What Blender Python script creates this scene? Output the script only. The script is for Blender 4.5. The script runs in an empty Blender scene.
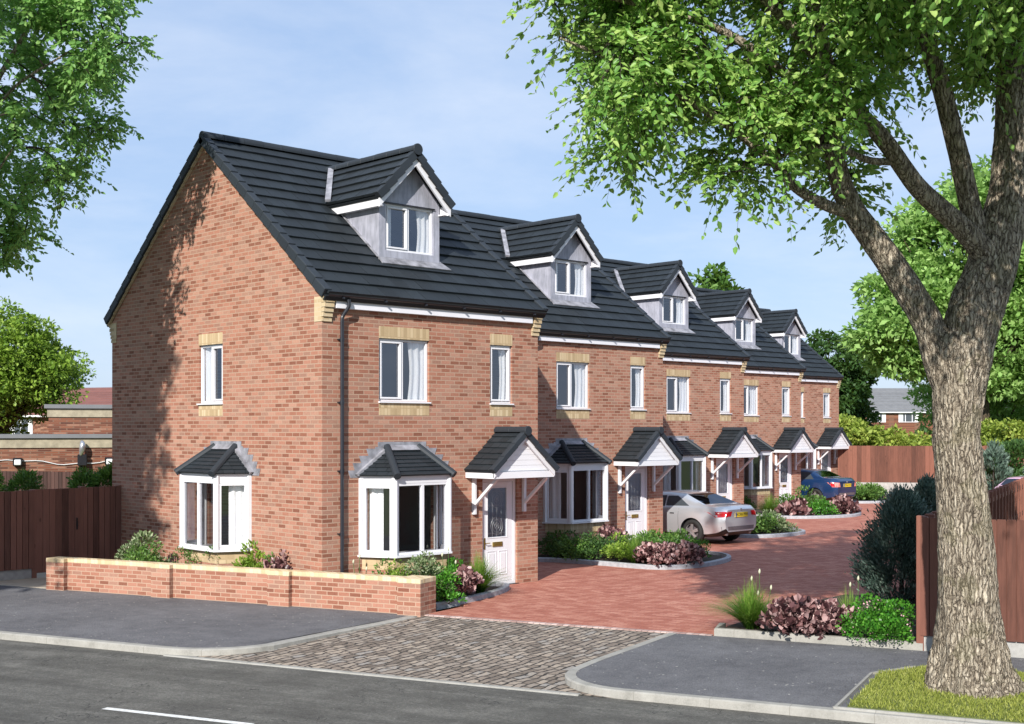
import bpy, bmesh, math, random
import numpy as np
from mathutils import Vector, Matrix
from mathutils.bvhtree import BVHTree
random.seed(7); rng=np.random.default_rng(7)
sc=bpy.context.scene; col=sc.collection
R=math.radians; V=Vector
# ------------------------------------------------------------------ helpers
def tag(o,label=None,cat=None,group=None,kind=None):
    if label: o['label']=label
    if cat: o['category']=cat
    if group: o['group']=group
    if kind: o['kind']=kind
    return o
def empty(name,loc=(0,0,0),rz=0,label=None,cat=None,group=None):
    o=bpy.data.objects.new(name,None); col.objects.link(o); o.location=loc; o.rotation_euler=(0,0,rz)
    return tag(o,label,cat,group)
def link(name,me,m,parent=None,smooth=False):
    if m is not None and not me.materials: me.materials.append(m)
    if smooth:
        me.polygons.foreach_set('use_smooth',[True]*len(me.polygons))
    o=bpy.data.objects.new(name,me); col.objects.link(o)
    if parent is not None: o.parent=parent
    return o
class MB:
    def __init__(s,T=None): s.v=[]; s.f=[]; s.T=T
    def add(s,vs,fs):
        n=len(s.v)
        for p in vs:
            p=V(p); s.v.append(tuple(s.T(p) if s.T else p))
        for f in fs: s.f.append([n+i for i in f])
    def box(s,x0,x1,y0,y1,z0,z1):
        s.add([(x0,y0,z0),(x1,y0,z0),(x1,y1,z0),(x0,y1,z0),(x0,y0,z1),(x1,y0,z1),(x1,y1,z1),(x0,y1,z1)],
              [(0,3,2,1),(4,5,6,7),(0,1,5,4),(1,2,6,5),(2,3,7,6),(3,0,4,7)])
    def prism(s,poly,z0,z1):
        n=len(poly)
        s.add([(p[0],p[1],z0) for p in poly]+[(p[0],p[1],z1) for p in poly],
              [list(range(n))[::-1],list(range(n,2*n))]+[(i,(i+1)%n,n+(i+1)%n,n+i) for i in range(n)])
    def quad(s,a,b,c,d): s.add([a,b,c,d],[(0,1,2,3)])
    def slab(s,a,b,c,d,n,t0,t1):
        # quad a,b,c,d pushed along n between t0 and t1
        n=V(n); P=[V(p) for p in (a,b,c,d)]
        s.add([p+n*t0 for p in P]+[p+n*t1 for p in P],[(0,3,2,1),(4,5,6,7),(0,1,5,4),(1,2,6,5),(2,3,7,6),(3,0,4,7)])
    def tube(s,pts,rad,n=8,cap=True,off=None):
        pts=[V(p) for p in pts]; k=len(pts)
        if not hasattr(rad,'__len__'): rad=[rad]*k
        vs=[]; 
        t=(pts[1]-pts[0]).normalized(); ref=V((0,0,1)) if abs(t.z)<.9 else V((1,0,0))
        a=t.cross(ref).normalized()
        for i in range(k):
            t=(pts[min(i+1,k-1)]-pts[max(i-1,0)]).normalized()
            a=(a-t*a.dot(t)).normalized(); b=t.cross(a)
            for j in range(n):
                th=2*math.pi*j/n; r=rad[i]
                if off: r*=off(i,th)
                vs.append(pts[i]+(a*math.cos(th)+b*math.sin(th))*r)
        fs=[(i*n+j,i*n+(j+1)%n,(i+1)*n+(j+1)%n,(i+1)*n+j) for i in range(k-1) for j in range(n)]
        if cap: fs+=[list(range(n))[::-1],[(k-1)*n+j for j in range(n)]]
        s.add(vs,fs)
    def bar(s,a,b,w,h):
        a=V(a);b=V(b);t=(b-a).normalized(); ref=V((0,0,1)) if abs(t.z)<.95 else V((1,0,0))
        x=t.cross(ref).normalized()*(w/2); y=x.normalized().cross(t)*(h/2)
        s.add([a-x-y,a+x-y,a+x+y,a-x+y,b-x-y,b+x-y,b+x+y,b-x+y],[(0,1,2,3),(4,7,6,5),(0,4,5,1),(1,5,6,2),(2,6,7,3),(3,7,4,0)])
    def build(s,name,m,parent=None,smooth=False,bevel=0,fix=True):
        me=bpy.data.meshes.new(name); me.from_pydata(s.v,[],s.f)
        if fix or bevel:
            bm=bmesh.new(); bm.from_mesh(me)
            if bevel: bmesh.ops.bevel(bm,geom=bm.edges[:],offset=bevel,segments=1,affect='EDGES')
            if fix: bmesh.ops.recalc_face_normals(bm,faces=bm.faces[:])
            bm.to_mesh(me); bm.free()
        me.update()
        o=link(name,me,m,parent,smooth)
        return o
def cr(P,n=6):
    P=[V(p) for p in P]; Q=[P[0]*2-P[1]]+P+[P[-1]*2-P[-2]]; out=[]
    for i in range(1,len(Q)-2):
        for k in range(n):
            t=k/n; a,b,c,d=Q[i-1:i+3]
            out.append(.5*((2*b)+(c-a)*t+(2*a-5*b+4*c-d)*t*t+(3*b-a-3*c+d)*t**3))
    out.append(P[-1]); return out
def copy_tree(o,parent=None):
    c=o.copy(); col.objects.link(c)
    if parent is not None: c.parent=parent
    for ch in [x for x in KIDS.get(o.name,[])]: copy_tree(ch,c)
    return c
KIDS={}
def index_kids():
    KIDS.clear()
    for o in col.objects:
        if o.parent: KIDS.setdefault(o.parent.name,[]).append(o)
# road frame: t along the kerb, m towards the houses ; camera frame
K0=(-3.78,-3.51); RU=(.362,-.932); RM=(.932,.362)
def RD(t,m): return (K0[0]+t*RU[0]+m*RM[0],K0[1]+t*RU[1]+m*RM[1])
th=R(46.5); CD=(math.cos(th),math.sin(th)); CR_=(CD[1],-CD[0]); CAM=(-22.1*CD[0]+3.29*CR_[0],-22.1*CD[1]+3.29*CR_[1],3.08)
def W(D,L,z=0): return V((CAM[0]+D*CD[0]+L*CR_[0],CAM[1]+D*CD[1]+L*CR_[1],z))   # metres ahead of / right of the viewpoint
# ------------------------------------------------------------------ materials
class NT:
    def __init__(s,name):
        s.m=bpy.data.materials.new(name); s.m.use_nodes=True; s.t=s.m.node_tree; s.b=s.t.nodes['Principled BSDF']; s.out=s.t.nodes['Material Output']
    def n(s,ty,**k):
        x=s.t.nodes.new(ty)
        for a,b in k.items():
            if a in x.inputs: x.inputs[a].default_value=b
            else: setattr(x,a,b)
        return x
    def l(s,a,b): s.t.links.new(a,b)
    def math(s,op,a,b=None,c=None):
        x=s.n('ShaderNodeMath',operation=op)
        for i,q in enumerate((a,b,c)):
            if q is None: continue
            if isinstance(q,(int,float)): x.inputs[i].default_value=q
            else: s.l(q,x.inputs[i])
        return x.outputs[0]
    def ramp(s,fac,stops,interp='LINEAR'):
        x=s.n('ShaderNodeValToRGB'); x.color_ramp.interpolation=interp; e=x.color_ramp.elements
        while len(e)<len(stops): e.new(.5)
        for q,(p,c) in zip(e,stops): q.position=p; q.color=(*c,1) if len(c)==3 else c
        s.l(fac,x.inputs[0]); return x.outputs[0]
    def mix(s,fac,a,b,mode='MIX'):
        x=s.n('ShaderNodeMix',data_type='RGBA',blend_type=mode)
        for i,q in ((0,fac),(6,a),(7,b)):
            if isinstance(q,(int,float)): x.inputs[i].default_value=q
            elif isinstance(q,tuple): x.inputs[i].default_value=(*q,1)
            else: s.l(q,x.inputs[i])
        return x.outputs[2]
    def noise(s,vec,scale,detail=3,rough=.55,dist=0):
        x=s.n('ShaderNodeTexNoise'); x.inputs['Scale'].default_value=scale; x.inputs['Detail'].default_value=detail; x.inputs['Roughness'].default_value=rough; x.inputs['Distortion'].default_value=dist
        if vec is not None: s.l(vec,x.inputs['Vector'])
        return x.outputs['Fac']
    def bump(s,h,strength=.3,dist=.01):
        x=s.n('ShaderNodeBump'); x.inputs['Strength'].default_value=strength; x.inputs['Distance'].default_value=dist
        s.l(h,x.inputs['Height']); s.l(x.outputs[0],s.b.inputs['Normal'])
    def pos(s): return s.n('ShaderNodeNewGeometry').outputs['Position']
    def obj(s): return s.n('ShaderNodeTexCoord').outputs['Object']
    def mapping(s,vec,sc=(1,1,1),rot=(0,0,0),loc=(0,0,0)):
        x=s.n('ShaderNodeMapping'); x.inputs['Scale'].default_value=sc; x.inputs['Rotation'].default_value=rot; x.inputs['Location'].default_value=loc; s.l(vec,x.inputs[0]); return x.outputs[0]
    def setc(s,c): s.l(c,s.b.inputs['Base Color'])
    def p(s,**k):
        for a,b in k.items():
            a=a.replace('_',' '); s.b.inputs[a].default_value=b
def simple(name,c,rough=.5,var=.08,scale=6,metal=0,bump=0,coat=0,spec=.5):
    m=NT(name); v=m.noise(m.pos(),scale,4)
    c2=tuple(x*(1-var*2) for x in c); c3=tuple(min(1,x*(1+var)) for x in c)
    m.setc(m.ramp(v,[(.3,c2),(.7,c3)])); m.p(Roughness=rough,Metallic=metal,Coat_Weight=coat,Specular_IOR_Level=spec)
    if bump: m.bump(m.noise(m.pos(),scale*8,4),bump,.01)
    return m.m
def brick(name,stops,mortar,bw=.225,rh=.075,ms=.009,local=False,soldier=False,bump=.35,off=.5,big=.25,uv=None):
    m=NT(name); P=m.obj() if local else m.pos()
    x=m.n('ShaderNodeSeparateXYZ'); m.l(P,x.inputs[0])
    if uv=='plan': u,v=x.outputs[0],x.outputs[1]
    else: u=m.math('ADD',x.outputs[0],x.outputs[1]); v=x.outputs[2]
    c=m.n('ShaderNodeCombineXYZ'); m.l(u,c.inputs[0]); m.l(v,c.inputs[1])
    b=m.n('ShaderNodeTexBrick',offset=off,offset_frequency=2,squash=1,squash_frequency=2)
    m.l(c.outputs[0],b.inputs['Vector'])
    for k,q in (('Scale',1),('Mortar Size',ms),('Mortar Smooth',.15),('Bias',0),('Brick Width',bw),('Row Height',rh)): b.inputs[k].default_value=q
    b.inputs['Color1'].default_value=(0,0,0,1); b.inputs['Color2'].default_value=(1,1,1,1); b.inputs['Mortar'].default_value=(.5,.5,.5,1)
    fine=m.noise(P,30,3); wide=m.noise(P,.7,3)
    h=m.math('ADD',b.outputs['Color'],m.math('MULTIPLY',m.math('SUBTRACT',fine,.5),.35))
    colr=m.ramp(h,stops)
    colr=m.mix(m.math('MULTIPLY',m.math('SUBTRACT',wide,.35),big),colr,mortar)
    colr=m.mix(b.outputs['Fac'],colr,mortar)
    m.setc(colr); m.p(Roughness=.88,Specular_IOR_Level=.25)
    hh=m.math('ADD',m.math('MULTIPLY',b.outputs['Fac'],-1.0),m.math('MULTIPLY',fine,.35))
    m.bump(hh,bump,.008)
    return m.m
RED=[(.0,(.19,.072,.046)),(.2,(.26,.105,.068)),(.4,(.33,.147,.1)),(.6,(.38,.182,.128)),(.8,(.275,.148,.108)),(1,(.41,.22,.158))]
MORT=(.375,.255,.19)
M={}
M['brick']=brick('brick_wall',RED,MORT)
M['brick_local']=brick('brick_low_wall',RED,(.4,.27,.2),local=True)
BUFF=[(0,(.36,.265,.155)),(.5,(.48,.365,.225)),(1,(.55,.44,.29))]
M['buff']=brick('buff_brick',BUFF,(.4,.3,.18),bw=.075,rh=.215,ms=.007,off=0,bump=.3)
M['buff_local']=brick('buff_coping',[(0,(.5,.38,.22)),(.5,(.6,.48,.3)),(1,(.66,.55,.38))],(.48,.38,.27),bw=.085,rh=.4,ms=.005,off=0,local=True,bump=.12)
M['corbel']=brick('corbel_brick',BUFF,(.5,.42,.29),bw=.215,rh=.075,bump=.2)
M['farbrick']=brick('old_brick',[(0,(.07,.025,.018)),(.4,(.15,.05,.03)),(.7,(.2,.072,.04)),(1,(.3,.16,.11))],(.17,.1,.07),ms=.012,big=.35)
def tile_mat(name,c,var=.25):
    m=NT(name); P=m.pos()
    n=m.noise(P,2.2,4); n2=m.noise(P,40,3)
    isl=m.n('ShaderNodeNewGeometry').outputs['Random Per Island']
    f=m.math('ADD',m.math('MULTIPLY',n,.5),m.math('MULTIPLY',isl,.5))
    m.setc(m.ramp(f,[(.2,tuple(x*(1-var) for x in c)),(.8,tuple(x*(1+var) for x in c))]))
    m.p(Roughness=.62,Specular_IOR_Level=.35); m.bump(n2,.15,.004); return m.m
M['tile']=tile_mat('roof_tile',(.015,.02,.025))
M['ridge']=tile_mat('ridge_tile',(.022,.028,.036),.15)
M['redtile']=tile_mat('red_roof_tile',(.17,.075,.065))
M['greytile']=tile_mat('grey_slate',(.15,.155,.165))
M['white']=simple('white_upvc',(.69,.69,.73),.3,.02,2,coat=.2)
M['fascia']=simple('fascia_board',(.72,.72,.78),.35,.03,2)
M['lead']=simple('lead_sheet',(.3,.3,.335),.55,.28,5,metal=.15,bump=.2)
def leadm():
    m=NT('weathered_lead'); P=m.mapping(m.pos(),(6,6,1.2)); n=m.noise(P,2.2,5,.65); n2=m.noise(m.pos(),3,4)
    m.setc(m.ramp(m.math('ADD',m.math('MULTIPLY',n,.6),m.math('MULTIPLY',n2,.4)),[(.3,(.19,.2,.235)),(.5,(.33,.335,.4)),(.7,(.46,.465,.55))])); m.p(Roughness=.6,Metallic=.1); return m.m
M['cheek']=leadm()
M['black']=simple('black_plastic',(.012,.012,.015),.35,.1)
M['pipe']=simple('downpipe_plastic',(.02,.022,.03),.3,.1)
M['brass']=simple('brass',(.55,.4,.12),.3,.1,metal=.9)
M['plaster']=simple('plaster',(.35,.33,.3),.9,.05,1)
M['concrete']=simple('concrete',(.36,.355,.34),.85,.1,9,bump=.2)
M['kerb']=None
def kerbm():
    m=NT('kerb_concrete'); P=m.pos(); n=m.noise(P,3,5,.7); n2=m.noise(P,60,3)
    rot=m.mapping(P,rot=(0,0,-math.atan2(RU[1],RU[0])))
    x=m.n('ShaderNodeSeparateXYZ'); m.l(rot,x.inputs[0])
    j=m.math('LESS_THAN',m.math('FRACT',m.math('MULTIPLY',x.outputs[0],1/.915)),.012)
    c=m.ramp(m.math('ADD',m.math('MULTIPLY',n,.7),m.math('MULTIPLY',n2,.3)),[(.3,(.2,.195,.175)),(.5,(.3,.29,.265)),(.72,(.38,.37,.34))])
    m.setc(m.mix(m.math('MULTIPLY',j,.7),c,(.2,.19,.17))); m.p(Roughness=.85); m.bump(n2,.2,.005); return m.m
M['kerb']=kerbm()
M['edging']=simple('grey_edging',(.36,.37,.4),.8,.12,12,bump=.2)
def asphalt(name,c,c2,spots=True):
    m=NT(name); P=m.pos(); a=m.noise(P,.6,6,.6); f=m.noise(P,38,4,.8); s=m.noise(m.mapping(P,(1,1,1)),3.5,6,.7)
    k=m.math('ADD',m.math('MULTIPLY',a,.25),m.math('ADD',m.math('MULTIPLY',f,.5),m.math('MULTIPLY',s,.25)))
    cc=m.ramp(k,[(.39,c),(.61,c2)])
    v=m.n('ShaderNodeTexVoronoi'); v.inputs['Scale'].default_value=9; m.l(P,v.inputs['Vector'])
    gate=m.math('MULTIPLY',m.math('LESS_THAN',v.outputs['Distance'],.14),m.math('GREATER_THAN',m.noise(P,5,2),.55))
    if spots: cc=m.mix(m.math('MULTIPLY',gate,.75),cc,(.5,.48,.44))
    m.setc(cc); m.p(Roughness=.9,Specular_IOR_Level=.3); m.bump(f,1,.02); return m.m
def roadm():
    m=NT('road_asphalt'); P=m.pos(); R1=m.mapping(P,rot=(0,0,-math.atan2(RU[1],RU[0])))
    st=m.mapping(R1,(.25,2.2,1)); s=m.noise(st,1.4,6,.65); f=m.noise(P,34,4,.8); a=m.noise(P,1.6,6,.75)
    k=m.math('ADD',m.math('MULTIPLY',s,.28),m.math('ADD',m.math('MULTIPLY',f,.42),m.math('MULTIPLY',a,.3)))
    cc=m.ramp(k,[(.37,(.045,.042,.036)),(.5,(.098,.094,.083)),(.62,(.2,.192,.17))])
    dd=m.n('ShaderNodeTexVoronoi',feature='DISTANCE_TO_EDGE'); dd.inputs['Scale'].default_value=.9
    wv=m.n('ShaderNodeVectorMath',operation='ADD'); nn=m.n('ShaderNodeTexNoise'); nn.inputs['Scale'].default_value=3; nn.inputs['Detail'].default_value=5; m.l(P,nn.inputs['Vector']); m.l(R1,wv.inputs[0]); m.l(nn.outputs['Color'],wv.inputs[1]); m.l(wv.outputs[0],dd.inputs['Vector'])
    cr_=m.math('MULTIPLY',m.math('LESS_THAN',dd.outputs['Distance'],.006),m.math('GREATER_THAN',m.noise(P,.45,2),.5))
    cc=m.mix(m.math('MULTIPLY',cr_,.75),cc,(.012,.012,.012))
    v=m.n('ShaderNodeTexVoronoi'); v.inputs['Scale'].default_value=11; m.l(P,v.inputs['Vector'])
    gate=m.math('MULTIPLY',m.math('LESS_THAN',v.outputs['Distance'],.12),m.math('GREATER_THAN',m.noise(P,5,2),.6))
    cc=m.mix(m.math('MULTIPLY',gate,.5),cc,(.4,.38,.34))
    m.setc(cc); m.p(Roughness=.85); m.bump(m.math('ADD',f,m.math('MULTIPLY',cr_,-1.5)),1,.018); return m.m
M['road']=roadm()
M['pave']=asphalt('pavement_asphalt',(.078,.078,.086),(.2,.2,.212))
def setts():
    m=NT('granite_setts'); P=m.mapping(m.pos(),rot=(0,0,R(-12)))
    nn=m.n('ShaderNodeTexNoise'); nn.inputs['Scale'].default_value=3.5; nn.inputs['Detail'].default_value=2; m.l(P,nn.inputs['Vector'])
    sc_=m.n('ShaderNodeVectorMath',operation='SCALE'); m.l(nn.outputs['Color'],sc_.inputs[0]); sc_.inputs['Scale'].default_value=.16
    wv=m.n('ShaderNodeVectorMath',operation='ADD'); m.l(P,wv.inputs[0]); m.l(sc_.outputs[0],wv.inputs[1])
    b=m.n('ShaderNodeTexBrick',offset=.5,offset_frequency=2,squash=1.5,squash_frequency=3); m.l(wv.outputs[0],b.inputs['Vector'])
    for k,q in (('Scale',1),('Mortar Size',.016),('Mortar Smooth',.5),('Bias',0),('Brick Width',.21),('Row Height',.125)): b.inputs[k].default_value=q
    b.inputs['Color1'].default_value=(0,0,0,1); b.inputs['Color2'].default_value=(1,1,1,1); b.inputs['Mortar'].default_value=(.5,.5,.5,1)
    f=m.noise(m.pos(),25,4,.7)
    h=m.math('ADD',b.outputs['Color'],m.math('MULTIPLY',m.math('SUBTRACT',f,.5),.7))
    c=m.ramp(h,[(0,(.15,.12,.095)),(.3,(.25,.2,.16)),(.55,(.28,.235,.195)),(.8,(.37,.3,.235)),(1,(.28,.26,.24))])
    m.setc(m.mix(b.outputs['Fac'],c,(.035,.03,.025))); m.p(Roughness=.8)
    m.bump(m.math('ADD',m.math('MULTIPLY',b.outputs['Fac'],-1),m.math('MULTIPLY',f,.5)),1,.03); return m.m
M['setts']=setts()
def blockm():
    m=NT('red_block_paving'); P=m.mapping(m.pos(),rot=(0,0,R(68)))
    b=m.n('ShaderNodeTexBrick',offset=.5,offset_frequency=2); m.l(P,b.inputs['Vector'])
    for k,q in (('Scale',1),('Mortar Size',.005),('Mortar Smooth',.3),('Bias',0),('Brick Width',.2),('Row Height',.1)): b.inputs[k].default_value=q
    b.inputs['Color1'].default_value=(0,0,0,1); b.inputs['Color2'].default_value=(1,1,1,1); b.inputs['Mortar'].default_value=(.5,.5,.5,1)
    w=m.noise(m.mapping(m.pos(),(1,2.4,1),(0,0,R(20))),1.6,5,.65); f=m.noise(m.pos(),30,3)
    h=m.math('ADD',m.math('MULTIPLY',b.outputs['Color'],.30),m.math('ADD',m.math('MULTIPLY',w,.67),m.math('MULTIPLY',f,.15)))
    c=m.ramp(h,[(.25,(.25,.075,.052)),(.5,(.36,.13,.09)),(.75,(.48,.22,.16)),(.95,(.6,.35,.28))])
    m.setc(m.mix(m.math('MULTIPLY',b.outputs['Fac'],.55),c,(.16,.07,.055))); m.p(Roughness=.82,Specular_IOR_Level=.3)
    m.bump(m.math('ADD',m.math('MULTIPLY',b.outputs['Fac'],-1),m.math('MULTIPLY',f,.3)),.4,.006); return m.m
M['block']=blockm()
M['border']=brick('paving_border',[(0,(.22,.13,.12)),(1,(.42,.27,.25))],(.4,.34,.32),bw=.1,rh=9,ms=.006,off=0,bump=.2,uv=None)
M['soil']=simple('soil',(.05,.035,.025),.95,.3,8,bump=.5)
M['path']=simple('beige_paving',(.5,.43,.34),.85,.08,5,bump=.1)
def grassm():
    m=NT('lawn_ground'); n=m.noise(m.pos(),6,5,.7); m.setc(m.ramp(n,[(.3,(.07,.09,.02)),(.7,(.17,.2,.05))])); m.p(Roughness=.95); return m.m
M['grassg']=grassm()
def woodm(name,c,local=False):
    m=NT(name); P=m.obj() if local else m.pos(); P2=m.mapping(P,(9,9,.9)); n=m.noise(P2,2.5,6,.65); isl=m.n('ShaderNodeNewGeometry').outputs['Random Per Island']
    f=m.math('ADD',m.math('MULTIPLY',n,.55),m.math('MULTIPLY',isl,.45))
    cc=m.ramp(f,[(.25,tuple(x*.5 for x in c)),(.5,c),(.75,tuple(x*1.4 for x in c))])
    v=m.n('ShaderNodeTexVoronoi'); v.inputs['Scale'].default_value=2.6; m.l(m.mapping(P,(1.6,1.6,.7)),v.inputs['Vector'])
    k=m.math('LESS_THAN',v.outputs['Distance'],.085)
    m.setc(m.mix(m.math('MULTIPLY',k,.6),cc,tuple(x*.3 for x in c))); m.p(Roughness=.75,Specular_IOR_Level=.3); m.bump(n,.25,.01); return m.m
M['wood']=woodm('fence_timber',(.15,.06,.042)); M['wooddark']=woodm('dark_fence_timber',(.165,.075,.055))
M['woodold']=woodm('old_fence_timber',(.06,.03,.025)); M['woodfar']=woodm('far_fence_timber',(.15,.06,.04))
def glassm(name='window_glass',tint=(.95,.96,.97),f0=.13):
    m=NT(name); g=m.n('ShaderNodeBsdfGlossy'); g.inputs['Roughness'].default_value=.015; g.inputs['Color'].default_value=(.85,.9,1,1)
    t=m.n('ShaderNodeBsdfTransparent'); t.inputs['Color'].default_value=(*tint,1)
    lw=m.n('ShaderNodeLayerWeight'); lw.inputs['Blend'].default_value=.35
    fac=m.math('ADD',m.math('MULTIPLY',lw.outputs['Fresnel'],.45),f0)
    x=m.n('ShaderNodeMixShader'); m.l(fac,x.inputs[0]); m.l(t.outputs[0],x.inputs[1]); m.l(g.outputs[0],x.inputs[2]); m.l(x.outputs[0],m.out.inputs[0]); return m.m
M['glass']=glassm()
M['obscure']=glassm('patterned_door_glass',(.8,.82,.84),.08); [setattr(n.inputs['Roughness'],'default_value',.3) for n in M['obscure'].node_tree.nodes if n.type=='BSDF_GLOSSY']
M['carglass']=glassm('car_glass',(.25,.27,.28),.1)
def curtm():
    m=NT('curtain_fabric'); n=m.noise(m.mapping(m.pos(),(1,1,.1)),40,2)
    m.setc(m.ramp(n,[(.3,(.82,.82,.84)),(.7,(.92,.92,.93))])); m.p(Roughness=.9); return m.m
M['curtain']=curtm()
def leafm(name,stops,trans=.35,rough=.45,tc=None):
    m=NT(name); a=m.n('ShaderNodeAttribute',attribute_name='rnd')
    n=m.noise(m.pos(),1.3,3)
    f=m.math('ADD',m.math('MULTIPLY',a.outputs['Fac'],.7),m.math('MULTIPLY',n,.3))
    c=m.ramp(f,stops); m.setc(c); m.p(Roughness=rough,Specular_IOR_Level=.35)
    t=m.n('ShaderNodeBsdfTranslucent'); c2=m.mix(.5,c,tc or (.3,.45,.04)); m.l(c2,t.inputs['Color'])
    x=m.n('ShaderNodeMixShader'); x.inputs[0].default_value=trans; m.l(m.b.outputs[0],x.inputs[1]); m.l(t.outputs[0],x.inputs[2]); m.l(x.outputs[0],m.out.inputs[0]); return m.m
M['leaf_big']=leafm('lime_leaf',[(.1,(.08,.19,.04)),(.4,(.18,.37,.08)),(.65,(.32,.5,.12)),(.85,(.52,.65,.22))],.42,.4,(.36,.55,.1))
M['leaf_left']=leafm('ash_leaf',[(.1,(.09,.22,.06)),(.5,(.2,.4,.1)),(.9,(.4,.6,.2))],.45,.45,(.28,.5,.1))
M['leaf_mid']=leafm('garden_leaf',[(.1,(.03,.075,.015)),(.5,(.07,.16,.03)),(.9,(.18,.3,.07))],.25)
M['leaf_bright']=leafm('fresh_leaf',[(.1,(.08,.16,.02)),(.5,(.2,.33,.04)),(.9,(.38,.5,.1))],.35)
M['leaf_bg']=leafm('far_tree_leaf',[(.1,(.13,.25,.06)),(.5,(.27,.46,.12)),(.9,(.46,.64,.24))],.42,.6,(.34,.55,.12))
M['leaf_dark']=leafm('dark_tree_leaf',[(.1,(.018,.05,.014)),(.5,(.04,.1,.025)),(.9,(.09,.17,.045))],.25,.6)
M['leaf_yel']=leafm('yellow_hedge_leaf',[(.1,(.11,.17,.03)),(.5,(.27,.36,.06)),(.9,(.47,.52,.12))],.35,.6)
M['conifer']=leafm('conifer_needle',[(.1,(.03,.06,.045)),(.5,(.08,.135,.105)),(.9,(.25,.32,.27))],.12,.6,(.05,.1,.06))
M['conifer2']=leafm('blue_conifer_needle',[(.1,(.04,.08,.055)),(.5,(.1,.16,.12)),(.9,(.24,.32,.27))],.12,.6,(.1,.15,.1))
M['heuchera']=leafm('purple_leaf',[(.15,(.02,.01,.012)),(.4,(.09,.04,.045)),(.6,(.26,.13,.13)),(.8,(.55,.38,.37))],.12,.35,(.3,.08,.08))
M['blade']=leafm('grass_blade',[(.1,(.035,.11,.015)),(.55,(.09,.22,.025)),(.9,(.3,.38,.08))],.3,.5)
M['lawn']=leafm('lawn_blade',[(.1,(.13,.16,.025)),(.5,(.25,.29,.05)),(.9,(.42,.43,.12))],.3,.6)
M['cover']=leafm('ground_cover_leaf',[(.1,(.02,.09,.01)),(.5,(.05,.2,.02)),(.9,(.15,.38,.05))],.25,.3)
M['variegated']=leafm('grey_green_leaf',[(.1,(.05,.09,.03)),(.5,(.14,.2,.09)),(.9,(.4,.45,.28))],.25)
M['petal']=simple('pink_petal',(.75,.45,.5),.6,.1)
M['flower']=simple('cream_petal',(.5,.5,.36),.6,.05)
M['twig']=simple('twig_bark',(.035,.026,.02),.9,.2)
def bark(name,a,b,c,zs=.15):
    m=NT(name); P=m.obj(); w=m.n('ShaderNodeTexNoise'); w.inputs['Scale'].default_value=7; w.inputs['Detail'].default_value=5; m.l(P,w.inputs['Vector'])
    sc_=m.n('ShaderNodeVectorMath',operation='SCALE'); m.l(w.outputs['Color'],sc_.inputs[0]); sc_.inputs['Scale'].default_value=.13
    wv=m.n('ShaderNodeVectorMath',operation='ADD'); m.l(P,wv.inputs[0]); m.l(sc_.outputs[0],wv.inputs[1])
    Q=m.mapping(wv.outputs[0],(1,1,zs)); v=m.n('ShaderNodeTexVoronoi',feature='DISTANCE_TO_EDGE'); v.inputs['Scale'].default_value=24; m.l(Q,v.inputs['Vector'])
    n1=m.noise(m.mapping(P,(1,1,.14)),20,5,.65,.7); n2=m.noise(m.mapping(P,(1,1,.5)),48,5,.75); g=m.noise(P,2.5,4)
    f1=m.math('MINIMUM',m.math('MULTIPLY',m.math('ABSOLUTE',m.math('SUBTRACT',n1,.5)),10),1.0)
    fv=m.math('MINIMUM',m.math('MULTIPLY',v.outputs['Distance'],4.5),1.0)
    h=m.math('ADD',m.math('MULTIPLY',f1,.22),m.math('ADD',m.math('MULTIPLY',fv,.38),m.math('MULTIPLY',n2,.5)))
    cc=m.ramp(h,[(.28,a),(.55,b),(.9,c)])
    cc=m.mix(m.math('MULTIPLY',m.math('GREATER_THAN',g,.56),.2),cc,(.2,.2,.09))
    m.setc(cc); m.p(Roughness=.92,Specular_IOR_Level=.2); m.bump(h,1,.06); return m.m
M['bark']=bark('tree_bark',(.055,.042,.032),(.35,.29,.22),(.66,.58,.46))
M['bark_up']=M['bark']
M['bark_far']=bark('far_bark',(.03,.022,.015),(.1,.075,.05),(.2,.16,.11))
def paint(name,c,met=.6):
    m=NT(name); m.p(Base_Color=(*c,1),Metallic=met,Roughness=.3,Coat_Weight=1,Coat_Roughness=.04)
    n=m.noise(m.pos(),300,2); m.l(m.ramp(n,[(0,tuple(x*.9 for x in c)),(1,c)]),m.b.inputs['Base Color']); return m.m
M['silver']=paint('silver_paint',(.63,.65,.69),.6); M['blue']=paint('blue_paint',(.008,.04,.13),.4); M['pink']=paint('pink_paint',(.75,.42,.56),.0)
M['redlens']=simple('red_lens',(.5,.01,.015),.12,.1,coat=1); M['amberlens']=simple('amber_lens',(.75,.25,.2),.12,.1,coat=1); M['clearlens']=simple('clear_lens',(.7,.6,.6),.1,.05,coat=1)
M['rubber']=simple('tyre_rubber',(.015,.015,.015),.8,.1); M['alloy']=simple('alloy',(.55,.55,.57),.3,.05,metal=.8)
M['plate']=simple('yellow_plate',(.75,.55,.03),.4,.03); M['ink']=simple('plate_black',(.01,.01,.01),.5,0); M['plateblue']=simple('plate_blue',(.03,.08,.35),.4,0)
M['bumper']=simple('lower_valance',(.12,.1,.11),.45,.1)
M['line']=simple('road_paint',(.72,.72,.7),.7,.15,20)
M['leadline']=simple('lead_came',(.45,.46,.48),.4,.05,metal=.5)
M['render']=simple('cream_render',(.6,.57,.48),.9,.08,1)
M['stonecap']=simple('stone_cap',(.33,.29,.21),.85,.15,4)
M['lampglass']=simple('lamp_glass',(.7,.72,.72),.2,.05)
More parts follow.
